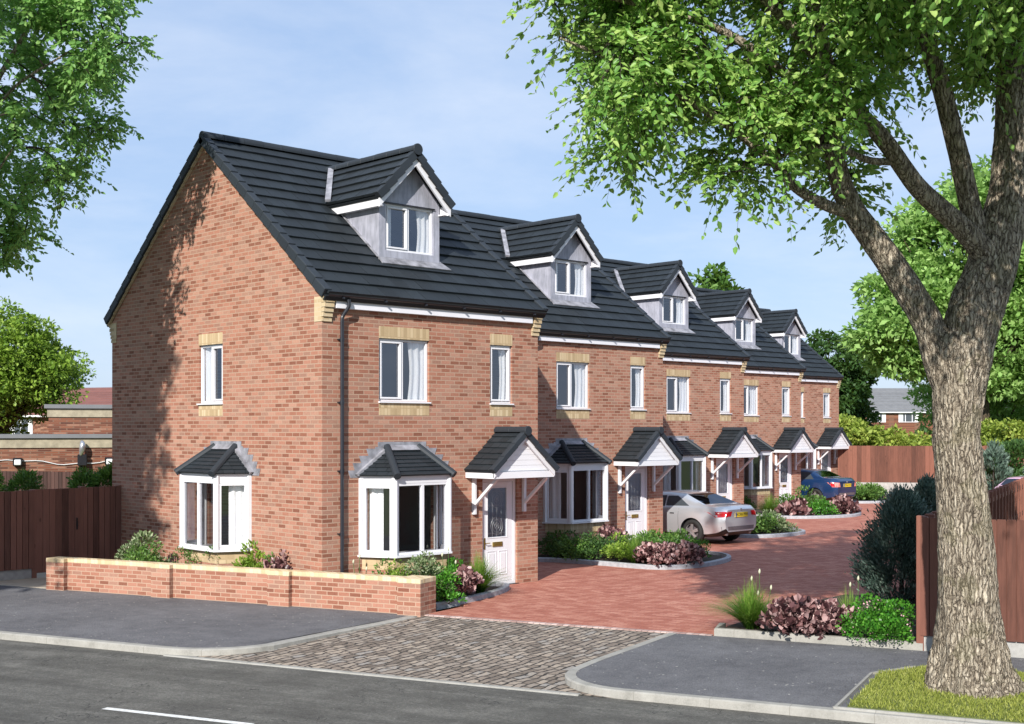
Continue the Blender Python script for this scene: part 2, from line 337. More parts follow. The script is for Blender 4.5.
# ------------------------------------------------------------------ leaves
def leaf_obj(name,pos,dirv,nrm,L,Wd,mat,parent=None,rnd=None,simple_=False,fold=.25):
    pos=np.asarray(pos,float); N=len(pos); d=np.asarray(dirv,float); d/=np.linalg.norm(d,axis=1,keepdims=True)+1e-9
    s=np.cross(d,nrm); s/=np.linalg.norm(s,axis=1,keepdims=True)+1e-9; n=np.cross(s,d)
    L=np.broadcast_to(np.asarray(L,float),(N,))[:,None]; Wd=np.broadcast_to(np.asarray(Wd,float),(N,))[:,None]
    if simple_:
        vs=np.stack([pos,pos+d*L*.5+s*Wd*.5+n*Wd*fold,pos+d*L,pos+d*L*.5-s*Wd*.5+n*Wd*fold],1); k=4
        loops=np.arange(N*4).reshape(N,4); nf=N
        sizes=4
    else:
        vs=np.stack([pos,pos+d*L*.3+s*Wd*.5+n*Wd*fold,pos+d*L*.68+s*Wd*.38+n*Wd*fold*.6,pos+d*L,pos+d*L*.68-s*Wd*.38+n*Wd*fold*.6,pos+d*L*.3-s*Wd*.5+n*Wd*fold],1); k=6
        base=(np.arange(N)*6)[:,None]
        loops=np.stack([base+[0,1,2,3],base+[0,3,4,5]],1).reshape(-1,4); nf=2*N
    me=bpy.data.meshes.new(name); me.vertices.add(N*k); me.vertices.foreach_set('co',vs.reshape(-1).astype(np.float32))
    me.loops.add(nf*4); me.loops.foreach_set('vertex_index',loops.reshape(-1).astype(np.int32))
    me.polygons.add(nf); me.polygons.foreach_set('loop_start',(np.arange(nf)*4).astype(np.int32)); me.polygons.foreach_set('loop_total',np.full(nf,4,np.int32))
    me.update(); me.validate()
    if rnd is None: rnd=rng.random(N)
    at=me.attributes.new('rnd','FLOAT','FACE'); at.data.foreach_set('value',np.repeat(rnd,nf//N).astype(np.float32))
    me.materials.append(mat)
    o=bpy.data.objects.new(name,me); col.objects.link(o)
    if parent is not None: o.parent=parent
    return o
def unit(n):
    v=rng.normal(size=(n,3)); return v/np.linalg.norm(v,axis=1,keepdims=True)
# ------------------------------------------------------------------ setting
def flat(name,poly,z0,z1,m): 
    b=MB(); b.prism(poly,z0,z1); return tag(b.build(name,m),kind='structure')
def arc(cx,cy,r,a0,a1,n=10): return [(cx+r*math.cos(R(a0+(a1-a0)*i/n)),cy+r*math.sin(R(a0+(a1-a0)*i/n))) for i in range(n+1)]
g=MB(); g.quad((-900,-900,-.16),(900,-900,-.16),(900,900,-.16),(-900,900,-.16)); tag(g.build('ground',M['grassg']),kind='structure')
g=MB(); a,b_,c,d_=RD(-70,-9),RD(70,-9),RD(70,.3),RD(-70,.3); g.quad((*a,-.1),(*b_,-.1),(*c,-.1),(*d_,-.1)); tag(g.build('road',M['road']),kind='structure')
# dashed centre line
for k in range(-9,10):
    t0=.15+k*6.0; g=MB(); pp=[RD(t0,-2.72),RD(t0+2.0,-2.66),RD(t0+2.0,-2.56),RD(t0,-2.62)]
    g.quad(*[(*p,-.095) for p in pp])
    if k in (0,): tag(g.build('lane_line',M['line']),kind='structure')
# kerb path helper: strip of given width following points (road frame), width towards the inner side
def offset_path(pts,w):
    out=[]
    for i,p in enumerate(pts):
        a=V(pts[max(i-1,0)]); b=V(pts[min(i+1,len(pts)-1)]); t=(b-a).normalized(); nrm=V((-t.y,t.x)); out.append((p[0]+nrm.x*w,p[1]+nrm.y*w))
    return out
def kerb(name,pts,w,z0,z1,m,conv=lambda p:RD(*p)):
    inn=offset_path(pts,w); b=MB()
    A=[conv(p) for p in pts]; B=[conv(p) for p in inn]; n=len(A); bv=.015
    vs=[];fs=[]
    zs=z1 if hasattr(z1,'__len__') else [z1]*n
    for i in range(n):
        ax,ay=A[i];bx,by=B[i]; dx,dy=(bx-ax)/w,(by-ay)/w
        vs+=[(ax,ay,z0),(ax,ay,zs[i]-bv),(ax+dx*bv*1.5,ay+dy*bv*1.5,zs[i]),(bx,by,zs[i]),(bx,by,z0)]
    for i in range(n-1):
        for j in range(4): fs.append((i*5+j,(i+1)*5+j,(i+1)*5+j+1,i*5+j+1))
    fs+= [(0,1,2,3,4),tuple((n-1)*5+q for q in (4,3,2,1,0))]
    b.add(vs,fs); return tag(b.build(name,m),kind='structure')
# left pavement & kerb: straight at m=.3, then radius up to the crossing
L_out=[(-70,.3),(-30,.3),(-10,.3),(-5,.3),(-2.2,.3)]+[(-1.55+1.3*math.sin(R(a)),1.6-1.3*math.cos(R(a))) for a in range(0,76,9)]+[(-.12,2.6),(.05,3.5),(.2,4.62)]
R_out=[(4.42,4.62),(4.3,3.2),(4.2,2.0),(4.19,1.35)]+[(5.25-1.05*math.cos(R(a)),1.35-1.05*math.sin(R(a))) for a in range(9,91,9)]+[(6.5,.3),(10,.3),(25,.3),(70,.3)]
kz=[0.0]*len(L_out); kerb('left_kerb',L_out,.14,-.11,.0,M['kerb'])
kerb('right_kerb',R_out,.14,-.11,.0,M['kerb'])
Lin=offset_path(L_out,.14); Rin=offset_path(R_out,.14)
flat('left_pavement',[RD(*p) for p in Lin]+[RD(.2,4.58),RD(-70,4.58)],-.12,-.004,M['pave'])
flat('right_pavement',[RD(*p) for p in Rin]+[RD(70,4.62),RD(4.45,4.62)],-.12,-.004,M['pave'])
# sett crossing: ramp from road to driveway
g=MB(); P=[L_out[i] for i in range(4,len(L_out))]; Q=[p for p in R_out[:15]][::-1]
def rampz(m): return -.094+(.082)*max(0,min(1,(m-.3)/4.3))
ms=[.3,.7,1.2,1.7,2.3,3,3.8,4.62]
def edge_t(path,m,side):
    best=None
    for i in range(len(path)-1):
        (a,b),(c,d)=path[i],path[i+1]
        if (b-m)*(d-m)<=0 and abs(d-b)>1e-6: best=a+(c-a)*(m-b)/(d-b)
    return best
rows=[]
for m_ in ms:
    tl=edge_t(L_out[4:],max(m_,.3001),0); tr=edge_t(R_out[:16],max(m_,.3001),1)
    if tl is None: tl=-1.5
    if tr is None: tr=5.2
    if m_==.3: tl,tr=-1.55,5.25
    rows.append((tl,tr,m_))
vs=[];fs=[]
for tl,tr,m_ in rows: vs+=[(*RD(tl-.02,m_),rampz(m_)),(*RD(tr+.02,m_),rampz(m_))]
for i in range(len(rows)-1): fs.append((2*i,2*i+1,2*i+3,2*i+2))
g.add(vs,fs); tag(g.build('sett_crossing',M['setts']),kind='structure')
kerb('crossing_channel',[(-1.5,.24),(0,.24),(3,.24),(4.75,.24)],.1,-.12,-.085,M['kerb'])
# driveway
flat('driveway',[RD(.2,4.72),RD(5.1,4.72),RD(5.12,5.2),RD(8.2,5.2),(18.2,-4.0),(60,-4),(60,30),(20,30),(5,9),(0.3,9),(.3,1),RD(.35,6)],-.1,0.0,M['block'])
g=MB(); 
for k in range(49): 
    t=.2+k*.1; a=[RD(t+.004,4.61),RD(t+.096,4.61),RD(t+.096,4.715),RD(t+.004,4.715)]; g.prism(a,-.05,.003)
def bordm():
    m=NT('border_setts'); i=m.n('ShaderNodeNewGeometry').outputs['Random Per Island']; m.setc(m.ramp(i,[(0,(.3,.19,.17)),(1,(.52,.4,.37))])); m.p(Roughness=.85); return m.m
tag(g.build('driveway_border',bordm()),kind='structure')
# planted strip between low wall and house; side path
flat('garden_soil',[RD(-7.6,4.8),RD(.1,4.8),(1.2,-1.5),(2.19,-1.36),(3.2,-.95),(3.62,-.5),(3.62,0),(0,0.0),(0,7.4),(-1.5,7.4)],-.1,.03,M['soil'])
flat('side_path',[RD(-14,4.585),RD(-7.6,4.585),(-1.2,7.44),(-1.2,9),RD(-14,8)],-.1,.002,M['path'])
flat('verge_grass',[RD(7.85,.46),RD(7.85,2.6),RD(8.25,3.25),RD(9.6,3.45),RD(14,3.45),RD(14,.46)],-.1,.02,M['grassg'])
kerb('verge_edging',[(7.7,.44),(7.72,2.6),(8.15,3.3)][::-1],.05,-.1,.022,M['kerb'])
kerb('verge_edging_front',[(7.72,.385),(14,.385)],.06,-.1,.02,M['kerb'])
def bed(pts,soil,nm='bed_edging',h=.1,m='edging'):
    P=[(p.x,p.y) for p in cr([(x,y,0) for x,y in pts],5)]
    kerb(nm,P,.1,-.02,h,M[m],conv=lambda p:p)
    flat('planting_soil',soil,-.05,.045,M['soil'])
bed([(1.2,-1.66),(2.2,-1.42),(3.3,-1.0),(3.95,-.55),(4.02,-.25),(3.75,.0)],[(1.2,-1.58),(2.2,-1.32),(3.3,-.9),(3.85,-.45),(3.7,-.05),(1,-.05)])
b2=[(8.9,2.4),(8.3,1.0),(8.55,-.35),(9.6,-.72),(11,-.42),(11.8,.2),(11.95,1.0),(11.6,2.2),(11.55,3.35)]
bed([(7.2,3.2),(8.0,2.3)]+b2[1:],[(8.0,3.35),(8.6,1.0),(8.75,-.2),(9.6,-.55),(10.9,-.3),(11.7,.3),(11.8,1),(11.5,2.2),(11.45,3.35)])
bed([(16.85,6.8),(16.7,5),(16.55,3.1),(17.6,2.6),(18.9,2.75),(19.6,3.6),(20.2,5),(20.3,7.1)],[(16.9,7.1),(16.7,3.3),(17.6,2.8),(18.8,2.9),(19.5,3.7),(20.1,5),(20.2,7.1)])
bed([(23.4,10.4),(23.6,8),(23.9,6.5),(25.2,5.75),(26.6,5.7),(27.9,6.5),(28.4,8),(28.6,10.6)],[(24,10.6),(23.9,6.8),(25.2,5.95),(26.5,5.9),(27.7,6.6),(28.3,8.5),(28.5,10.6)])
bed([(33.2,13.8),(33.4,11.5),(33.2,9.9),(34.4,9.1),(35.6,9.3),(36.6,11),(36.8,14.2)],[(33.6,14.2),(33.5,10.1),(34.4,9.4),(35.5,9.5),(36.4,11),(36.6,14.2)])
# right bed
kerb('entrance_bed_kerb',[(8.1,4.66),(5.12,4.66),(5.02,5.25)][::-1],.11,-.1,.1,M['kerb'])
flat('entrance_bed_soil',[RD(5.15,4.8),RD(8.1,4.8),(8.4,-7.4),(7.6,-5.6),(6.2,-5.7),RD(5.15,5.3)],-.05,.05,M['soil'])
# ------------------------------------------------------------------ low wall
def lowwall():
    # local frame: x along the road, y away from the road
    ang=math.atan2(RU[1],RU[0]); o=RD(-7.95,4.57)
    root=empty('low_garden_wall',(o[0],o[1],0),ang,'long low brick garden wall with cream coping beside the pavement','wall')
    Ls=8.18; b=MB(); b.box(0,Ls,.0,.215,-.05,.525)
    for x0,x1 in ((0,.44),(2.55,2.98),(5.13,5.58),(Ls-.44,Ls)):
        b.box(x0-.0,x1,-.10,-.002,-.05,.523)
    b.box(Ls-.44,Ls+.003,.216,.42,-.05,.522)
    b.build('brick_wall',M['brick_local'],root)
    c=MB(); c.box(-.003,Ls+.004,-.005,.222,.526,.6)
    for x0,x1 in ((-.002,.445),(2.545,2.985),(5.125,5.585),(Ls-.445,Ls+.003)): c.box(x0,x1,-.105,-.006,.5262,.5995)
    c.box(Ls-.443,Ls+.006,.223,.425,.5262,.6)
    c.build('coping',M['buff_local'],root,bevel=.004)
lowwall()
# ------------------------------------------------------------------ houses
WID=5.25; DEP=7.87
ZT=lambda y: 5.61+.81*min(y,DEP-y)
def frame_T(O,U,Nn):
    O=V(O);U=V(U);Nn=V(Nn)
    return lambda p:O+U*p.x-Nn*p.y+V((0,0,p.z))
def wall_holes(mb,u0,u1,z0,z1,holes,dep=.11):
    us=sorted(set([u0,u1]+[h[0] for h in holes]+[h[1] for h in holes])); zs=sorted(set([z0,z1]+[h[2] for h in holes]+[h[3] for h in holes]))
    for i in range(len(us)-1):
        for j in range(len(zs)-1):
            cx=(us[i]+us[i+1])/2; cz=(zs[j]+zs[j+1])/2
            if any(h[0]<cx<h[1] and h[2]<cz<h[3] for h in holes): continue
            mb.quad((us[i],0,zs[j]),(us[i+1],0,zs[j]),(us[i+1],0,zs[j+1]),(us[i],0,zs[j+1]))
    for a,b,c,d in holes:
        mb.quad((a,0,c),(a,dep,c),(a,dep,d),(a,0,d)); mb.quad((b,0,c),(b,0,d),(b,dep,d),(b,dep,c))
        mb.quad((a,0,c),(b,0,c),(b,dep,c),(a,dep,c)); mb.quad((a,0,d),(a,dep,d),(b,dep,d),(b,0,d))
def curtain_sheet(mb,x0,x1,z0,z1,y,gather=0,n=26,ph=0.):
    vs=[];fs=[]; rows=8
    for j in range(rows+1):
        f=j/rows
        for i in range(n+1):
            t=i/n; x=x0+(x1-x0)*t
            x+= gather*(x0-x1)*t*math.sin(math.pi*min(1,f*1.0))*.35
            yy=y+.018*math.sin(t*n*.95+ph+f*.6)+.01*math.sin(t*9+ph*3)
            vs.append((x,yy,z0+(z1-z0)*f))
    for j in range(rows):
        for i in range(n): a=j*(n+1)+i; fs.append((a,a+1,a+n+2,a+n+1))
    mb.add(vs,fs)
def rect_frame(mb,x0,x1,z0,z1,w,y0,y1):
    mb.box(x0,x1,y0,y1,z0,z0+w); mb.box(x0,x1,y0,y1,z1-w,z1); mb.box(x0,x0+w,y0,y1,z0+w,z1-w); mb.box(x1-w,x1,y0,y1,z0+w,z1-w)
def window(parent,T,x0,x1,z0,z1,lights=2,band=True,sill=True,rec=.045,curt=(.22,.3),name='window'):
    f=MB(T); rect_frame(f,x0+.004,x1-.004,z0,z1-.004,.042,rec,rec+.07)
    gl=MB(T); w=x1-x0
    if lights==2:
        xm=x0+w*.48; f.box(xm-.025,xm+.025,rec-.001,rec+.069,z0+.042,z1-.046)
        s=MB(T); rect_frame(f,x0+.048,xm-.027,z0+.046,z1-.05,.034,rec-.018,rec+.05) if curt[0]<curt[1] else rect_frame(f,xm+.027,x1-.048,z0+.046,z1-.05,.034,rec-.018,rec+.05)
        gl.quad((x0+.05,rec+.035,z0+.05),(xm-.02,rec+.035,z0+.05),(xm-.02,rec+.035,z1-.05),(x0+.05,rec+.035,z1-.05))
        gl.quad((xm+.02,rec+.035,z0+.05),(x1-.05,rec+.035,z0+.05),(x1-.05,rec+.035,z1-.05),(xm+.02,rec+.035,z1-.05))
    else:
        rect_frame(f,x0+.048,x1-.048,z0+.046,z1-.05,.034,rec-.018,rec+.05)
        gl.quad((x0+.05,rec+.035,z0+.05),(x1-.05,rec+.035,z0+.05),(x1-.05,rec+.035,z1-.05),(x0+.05,rec+.035,z1-.05))
    fr=f.build(name,M['white'],parent,bevel=.005)
    gl.build('pane',M['glass'],fr)
    c=MB(T)
    if curt[0]>0: curtain_sheet(c,x0-.02,x0+w*curt[0],z0-.1,z1+.1,rec+.095,.0,14,1.)
    if curt[0]>0 and curt[1]>0: c.build('curtain',M['curtain'],fr,smooth=True); c=MB(T)
    if curt[1]>0: curtain_sheet(c,x1+.02,x1-w*curt[1],z0-.1,z1+.1,rec+.095,.5,18,2.)
    c.build('curtain',M['curtain'],fr,smooth=True)
    if sill:
        s=MB(T); s.box(x0-.02,x1+.02,-.045,rec,z0-.03,z0-.002); s.build('sill',M['white'],fr,bevel=.006)
    if band:
        b=MB(T); b.box(x0-.0,x1+.0,-.004,.10,z1,z1+.215); b.build('lintel',M['buff'],fr); b=MB(T); b.box(x0,x1,-.004,.05,z0-.247,z0-.031); b.build('sill_course',M['buff'],fr)
        k=MB(T); k.box(x0+.003,x1-.003,.0,.09,z1-.006,z1-.0005); k.build('drip_bar',M['black'],fr)
    return fr
def tiles(mb,A,B,C,D,n,tw=.3,th=.045,seed=1,jit=.004,lift=.03):
    """A,B eave left/right; C,D top right/left"""
    A,B,C,D=map(V,(A,B,C,D)); rr=random.Random(seed); nrm=(B-A).cross(D-A).normalized()
    if nrm.z<0: nrm=-nrm
    up=((D-A)+(C-B)).normalized()
    for k in range(n):
        f0=k/n; f1=min(1,(k+1.12)/n)
        a=A.lerp(D,f0); b=B.lerp(C,f0); c=B.lerp(C,f1); d=A.lerp(D,f1); L=(b-a).length; axis=(b-a).normalized() if L>1e-4 else V((1,0,0))
        off=(k%2)*tw/2; xs=[0.]; x=tw-off if off else tw
        while x<L-.02: xs.append(x); x+=tw
        xs.append(L)
        L2=(c-d).length; ds=(d-a).dot(axis)
        for i in range(len(xs)-1):
            x0,x1=xs[i]+.003,xs[i+1]-.003
            if x1-x0<.01: continue
            def clampu(x): return min(max(x,ds),ds+L2)
            j=rr.uniform(-jit,jit); rise=d-a-axis*ds
            p0=a+axis*x0; p1=a+axis*x1; q0=a+rise+axis*clampu(x0); q1=a+rise+axis*clampu(x1)
            lo=nrm*(lift+th+j); up_=nrm*(lift+j*.3)
            h=V((0,0,0))
            mb.add([p0+nrm*(lift-.01),p1+nrm*(lift-.01),q1,q0,p0+lo,p1+lo,q1+up_,q0+up_],[(0,3,2,1),(4,5,6,7),(0,1,5,4),(1,2,6,5),(2,3,7,6),(3,0,4,7)])
def ridge(mb,a,b,r=.1,seg=.45,disk=False,n=10):
    a=V(a);b=V(b);L=(b-a).length;t=(b-a)/L; k=max(1,round(L/seg)); 
    side=t.cross(V((0,0,1))).normalized(); up=side.cross(t).normalized()
    for i in range(k):
        s0=L*i/k+.002; s1=L*(i+1)/k-.004; rr=r*(1+.02*((i*7)%3-1))
        vs=[]
        for s in (s0,s1):
            for j in range(n+1):
                an=math.pi*(j/n)*1.16-math.pi*.08
                vs.append(a+t*s+side*math.cos(an)*rr+up*math.sin(an)*rr)
        fs=[(j,j+1,n+1+j+1,n+1+j) for j in range(n)]+[tuple(range(n+1))[::-1],tuple(range(n+1,2*n+2))]
        mb.add(vs,fs)
    if disk: mb.tube([a-t*.03,a+t*.02],r*1.12,16)
def house(H,gable=True):
    t=H
    F=frame_T((0,0,0),(1,0,0),(0,-1,0)); Gb=frame_T((0,DEP,0),(0,-1,0),(-1,0,0)) ; Rt=frame_T((WID,0,0),(0,1,0),(1,0,0)); Bk=frame_T((WID,DEP,0),(-1,0,0),(0,1,0))
    w=MB(F); topf=ZT(0)-.24
    wall_holes(w,0,WID,-.1,topf,[(1.24,2.41,3.56,4.70),(3.95,4.54,3.56,4.70),(1.02,2.54,.80,2.15),(3.75,4.68,-.02,2.1)])
    w.T=Gb; hs=[]
    if gable: hs=[(DEP-4.17,DEP-3.28,3.56,4.70),(DEP-3.8,DEP-2.4,.8,2.15)]
    wall_holes(w,0,DEP,-.1,topf,hs); w.add([(0,0,topf),(DEP,0,topf),(DEP/2,0,ZT(DEP/2)-.2)],[(0,1,2)])
    w.T=Rt; wall_holes(w,0,DEP,-.1,topf,[]); w.add([(0,0,topf),(DEP,0,topf),(DEP/2,0,ZT(DEP/2)-.2)],[(0,1,2)])
    w.T=Bk; wall_holes(w,0,WID,-.1,topf,[])
    w.build('wall',M['brick'],t,fix=False)
    i=MB(); i.box(.01,WID-.01,.02,DEP-.01,2.42,2.62); i.box(.01,WID-.01,2.6,2.7,-.05,2.42); i.box(.01,WID-.01,2.6,2.7,2.62,5.1); i.box(.01,WID-.01,.03,DEP-.01,5.05,5.15); i.box(3.3,3.38,.02,2.6,2.62,5.05); i.box(3.05,3.13,.12,2.6,0,2.42); i.box(.02,WID-.02,.12,DEP-.02,-.08,.03)
    i.build('interior',M['plaster'],t)
    # roof
    r=MB(); ov=.08
    eF=V((-ov,-.2,ZT(-.2)-.075)); 
    tiles(r,(-ov+.06,-.2,ZT(-.2)-.075),(WID+ov-.06,-.2,ZT(-.2)-.075),(WID+ov-.06,DEP/2,ZT(DEP/2)-.075),(-ov+.06,DEP/2,ZT(DEP/2)-.075),15,.31,seed=3)
    tiles(r,(WID+ov-.06,DEP+.2,ZT(-.2)-.075),(-ov+.06,DEP+.2,ZT(-.2)-.075),(-ov+.06,DEP/2,ZT(DEP/2)-.075),(WID+ov-.06,DEP/2,ZT(DEP/2)-.075),15,.62,seed=4)
    n_=V((0,-.81,1)).normalized(); n2=V((0,.81,1)).normalized()
    r.slab((-ov+.03,-.19,ZT(-.19)-.1),(WID+ov-.03,-.19,ZT(-.19)-.1),(WID+ov-.03,DEP/2,ZT(DEP/2)-.1),(-ov+.03,DEP/2,ZT(DEP/2)-.1),n_,-.09,-.005)
    r.slab((-ov+.03,DEP+.19,ZT(-.19)-.1),(WID+ov-.03,DEP+.19,ZT(-.19)-.1),(WID+ov-.03,DEP/2,ZT(DEP/2)-.1),(-ov+.03,DEP/2,ZT(DEP/2)-.1),n2,-.09,-.005)
    roof=r.build('roof',M['tile'],t)
    rd=MB(); ridge(rd,(-ov,DEP/2,ZT(DEP/2)-.03),(WID+ov,DEP/2,ZT(DEP/2)-.03),.11); rd.build('ridge_tiles',M['ridge'],roof)
    ncs=15
    for side in (0,1):
        for e in (0,1):
            vg=MB()
            xa,xb=(-ov-.02,.06) if e==0 else (WID-.06,WID+ov+.02)
            for k in range(ncs):
                y0=-.21+(DEP/2+.21)*k/ncs; y1=-.21+(DEP/2+.21)*(k+1.04)/ncs; z0=ZT(y0)+.012; z1=ZT(y1)-.012
                if k==ncs-1: y1=DEP/2
                Y=(lambda y:y) if side==0 else (lambda y:DEP-y)
                N=n_ if side==0 else n2
                vg.slab((xa,Y(y0),z0),(xb,Y(y0),z0),(xb,Y(y1),z1),(xa,Y(y1),z1),N,-.15,.025)
            vg.build('verge_caps',M['ridge'],roof,bevel=.01)
    for side in (0,1):
        Y=(lambda y:y) if side==0 else (lambda y:DEP-y); N=n_ if side==0 else n2
        for xa,xb in ((-.055,-.003),(WID+.003,WID+.055)):
            uc=MB(); uc.slab((xa,Y(-.12),ZT(-.12)-.19),(xb,Y(-.12),ZT(-.12)-.19),(xb,Y(DEP/2-.0),ZT(DEP/2)-.19),(xa,Y(DEP/2-.0),ZT(DEP/2)-.19),N,-.028,.028)
            uc.build('undercloak',M['corbel'],roof)
    # eaves
    f=MB(); f.box(.235,WID-.235,-.10,-.004,5.165,5.36); f.build('fascia',M['fascia'],t,bevel=.004); f=MB(); f.box(.235,WID-.235,DEP+.004,DEP+.10,5.165,5.36); f.build('fascia',M['fascia'],t,bevel=.004)
    for yy in (-.165,DEP+.165):
        gt=MB(); vs=[];fs=[];n=8
        for x in (.0,WID+.04):
            for j in range(n+1):
                an=math.pi+math.pi*j/n; vs.append((x,yy+.055*math.cos(an),5.40+.055*math.sin(an)))
            for j in range(n+1):
                an=2*math.pi-math.pi*j/n; vs.append((x,yy+.05*math.cos(an),5.402+.045*math.sin(an)))
        m_=2*(n+1)
        fs=[(j,(j+1)%m_,m_+(j+1)%m_,m_+j) for j in range(m_)]+[tuple(range(m_)),tuple(range(m_,2*m_))[::-1]]
        gt.add(vs,fs)
        for k in range(6):
            x=.3+k*.93; y0,y1=(-.225,-.10) if yy<0 else (DEP+.10,DEP+.225); gt.box(x,x+.03,y0,y1,5.325,5.35)
        gt.build('gutter',M['pipe'],t,smooth=False)
    dp=MB(); dp.tube(cr([(.45,-.165,5.32),(.45,-.165,5.2),(.39,-.09,5.05),(.37,-.08,4.95),(.37,-.08,4.6)],4)+[V((.37,-.08,.08))],.034,10)
    for z in (4.6,3.5,2.3,1.2): dp.tube([(.37,-.08,z),(.37,-.08,z+.06)],.041,10); dp.box(.32,.42,-.07,-.003,z+.02,z+.04)
    dp.build('downpipe',M['pipe'],t,smooth=False)
    for x0 in (-.012,WID-.2+.012):
        for yb in (0,1):
            c=MB((lambda p:V((p.x,DEP-p.y,p.z))) if yb else None)
            for k in range(5):
                z=4.93+k*.082; c.box(x0,x0+.2,-.03-.026*k if k<4 else -.125,-.004,z,z+.064 if k<4 else z+.13); 
                c.box(x0+.012,x0+.188,-.02-.026*k,-.0045,z+.063,z+.083)
            if x0<0: c.box(x0,-.003,.0,.215,4.93,5.36+.0)
            else: c.box(WID+.003,x0+.2,.0,.215,4.93,5.36)
            c.build('corbel',M['corbel'],t)
    # windows
    window(t,F,1.24,2.41,3.56,4.70,2,curt=(.16,.36)); window(t,F,3.95,4.54,3.56,4.70,1,curt=(.16,.42))
    if gable: window(t,Gb,DEP-4.17,DEP-3.28,3.56,4.70,2,curt=(.40,.0))
    bay(t,frame_T((1.77,0,0),(1,0,0),(0,-1,0)))
    if gable: bay(t,frame_T((0,3.16,0),(0,-1,0),(-1,0,0)),.88)
    dormer(t); porch(t,F); door(t,F)
def seg_T(T,a,b):
    # frame along an edge a->b (local x,n) of a canted bay
    a=V((a[0],-a[1],0)); b=V((b[0],-b[1],0)); d=(b-a).normalized(); n=V((-d.y,d.x,0)) # into building
    return lambda p:T(a+d*p.x+n*p.y+V((0,0,p.z)))
def bay(parent,T,b_=.95):
    a_,p_=.62,.6; z0,z1=.83,2.2
    pts=[(-b_,0),(-a_,p_),(a_,p_),(b_,0)]
    f=MB(); gl=MB(); cu=MB()
    for k in range(3):
        A,B=pts[k],pts[k+1]; L=math.hypot(B[0]-A[0],B[1]-A[1]); S=seg_T(T,A,B)
        f.T=S; gl.T=S; cu.T=S
        e0=.0 if k else .0
        rect_frame(f,.03,L-.03,z0+.002,z1-.10,.045,.005,.07)
        f.box(0.0,L,.0,.075,z1-.10,z1)
        if k==1:
            f.box(L/2-.028,L/2+.028,.003,.068,z0+.047,z1-.145)
            for q in (0,1): gl.quad((.07+q*(L/2-.06),.04,z0+.05),(L/2-.03+q*(L/2-.05),.04,z0+.05),(L/2-.03+q*(L/2-.05),.04,z1-.15),(.07+q*(L/2-.06),.04,z1-.15))
        else:
            rect_frame(f,.08,L-.08,z0+.05,z1-.15,.034,-.008,.05)
            gl.quad((.08,.04,z0+.05),(L-.08,.04,z0+.05),(L-.08,.04,z1-.15),(.08,.04,z1-.15))
            if k==0: curtain_sheet(cu,.1,L*.55,z0,z1-.1,.16,0,14,.5)
            else:
                cu2=MB(S); curtain_sheet(cu2,L*.42,L-.06,z0,z1-.1,.16,0,16,.5)
    f.T=T; gl.T=T; cu.T=T
    for q in (-1,1):
        f.tube([(q*a_,-p_+.03,z0),(q*a_,-p_+.03,z1)],.062,8); f.box(q*b_-.035,q*b_+.035,-.07,-.003,z0,z1-.002)
    fr=f.build('bay_window',M['white'],parent,bevel=.0)
    gl.build('pane',M['glass'],fr); cu.build('curtain',M['curtain'],fr,smooth=True); cu2.build('curtain',M['curtain'],fr,smooth=True)
    s=MB(T); o=.05
    s.prism([(-b_-.06,-.003),(-a_-.03,-p_-o),(a_+.03,-p_-o),(b_+.06,-.003)],z0-.035,z0-.001); s.build('sill',M['white'],fr); s=MB(T); s.prism([(-b_-.03,-.004),(-a_-.01,-p_-.02),(a_+.01,-p_-.02),(b_+.03,-.004)],z1+.001,z1+.03)
    s.build('head_board',M['white'],fr)
    q=MB(T); P=[(-b_+.04,-.003),(-a_+.02,-p_+.05),(a_-.02,-p_+.05),(b_-.04,-.003)]
    q.prism(P,.57,z0-.036); q.build('brick_band',M['buff'],fr)
    q=MB(T); P=[(-b_+.045,-.003),(-a_+.025,-p_+.055),(a_-.025,-p_+.055),(b_-.045,-.003)]; q.prism(P,-.1,.569); q.build('plinth',M['brick'],fr)
    # roof
    e=.08; zt=2.70; h=.36; E0=(-b_-.1,-.0,z1+.03);E1=(-a_-.04,-p_-e,z1+.03);E2=(a_+.04,-p_-e,z1+.03);E3=(b_+.1,-.0,z1+.03);T1=(-h,-.01,zt);T2=(h,-.01,zt)
    r=MB(); 
    for i,(A,B,C,D) in enumerate(((E0,E1,T1,T1),(E1,E2,T2,T1),(E2,E3,T2,T2))):
        A,B,C,D=[T(V(x)) for x in (A,B,C,D)]
        tiles(r,A,B,C,D,7,.2,.02,seed=i,jit=.002,lift=.012)
        r.add([A,B,C,D] if (C-D).length>.01 else [A,B,C],[(0,1,2,3)] if (C-D).length>.01 else [(0,1,2)])
    rf=r.build('bay_roof',M['tile'],fr)
    for A,B in ((E1,T1),(E2,T2)):
        hp=MB(); A=T(V(A)+V((0,-.02,.0)));B=T(V(B)+V((0,0,.04))); hp.tube([A,A.lerp(B,.5),B],.068,10); hp.build('hip_tiles',M['ridge'],fr,smooth=False)
    ld=MB(T)
    steps=[(-1.22,-1.0,2.2,2.33),(-1.12,-.86,2.33,2.46),(-.98,-.72,2.46,2.585),(-.82,-.5,2.585,2.71)]
    for x0,x1,a,b in steps:
        for s_ in (1,-1):
            X0,X1=(x0,x1+.2) if s_==1 else (-x1-.2,-x0)
            sl=.04*s_
            ld.add([(X0,-.003,b),(X1,-.003,b),(X1-(0 if s_==1 else .05),-.003,a),(X0+(.05 if s_==1 else 0),-.003,a),(X0,-.008,b),(X1,-.008,b),(X1-(0 if s_==1 else .05),-.008,a),(X0+(.05 if s_==1 else 0),-.008,a)],[(0,3,2,1),(4,5,6,7),(0,1,5,4),(1,2,6,5),(2,3,7,6),(3,0,4,7)])
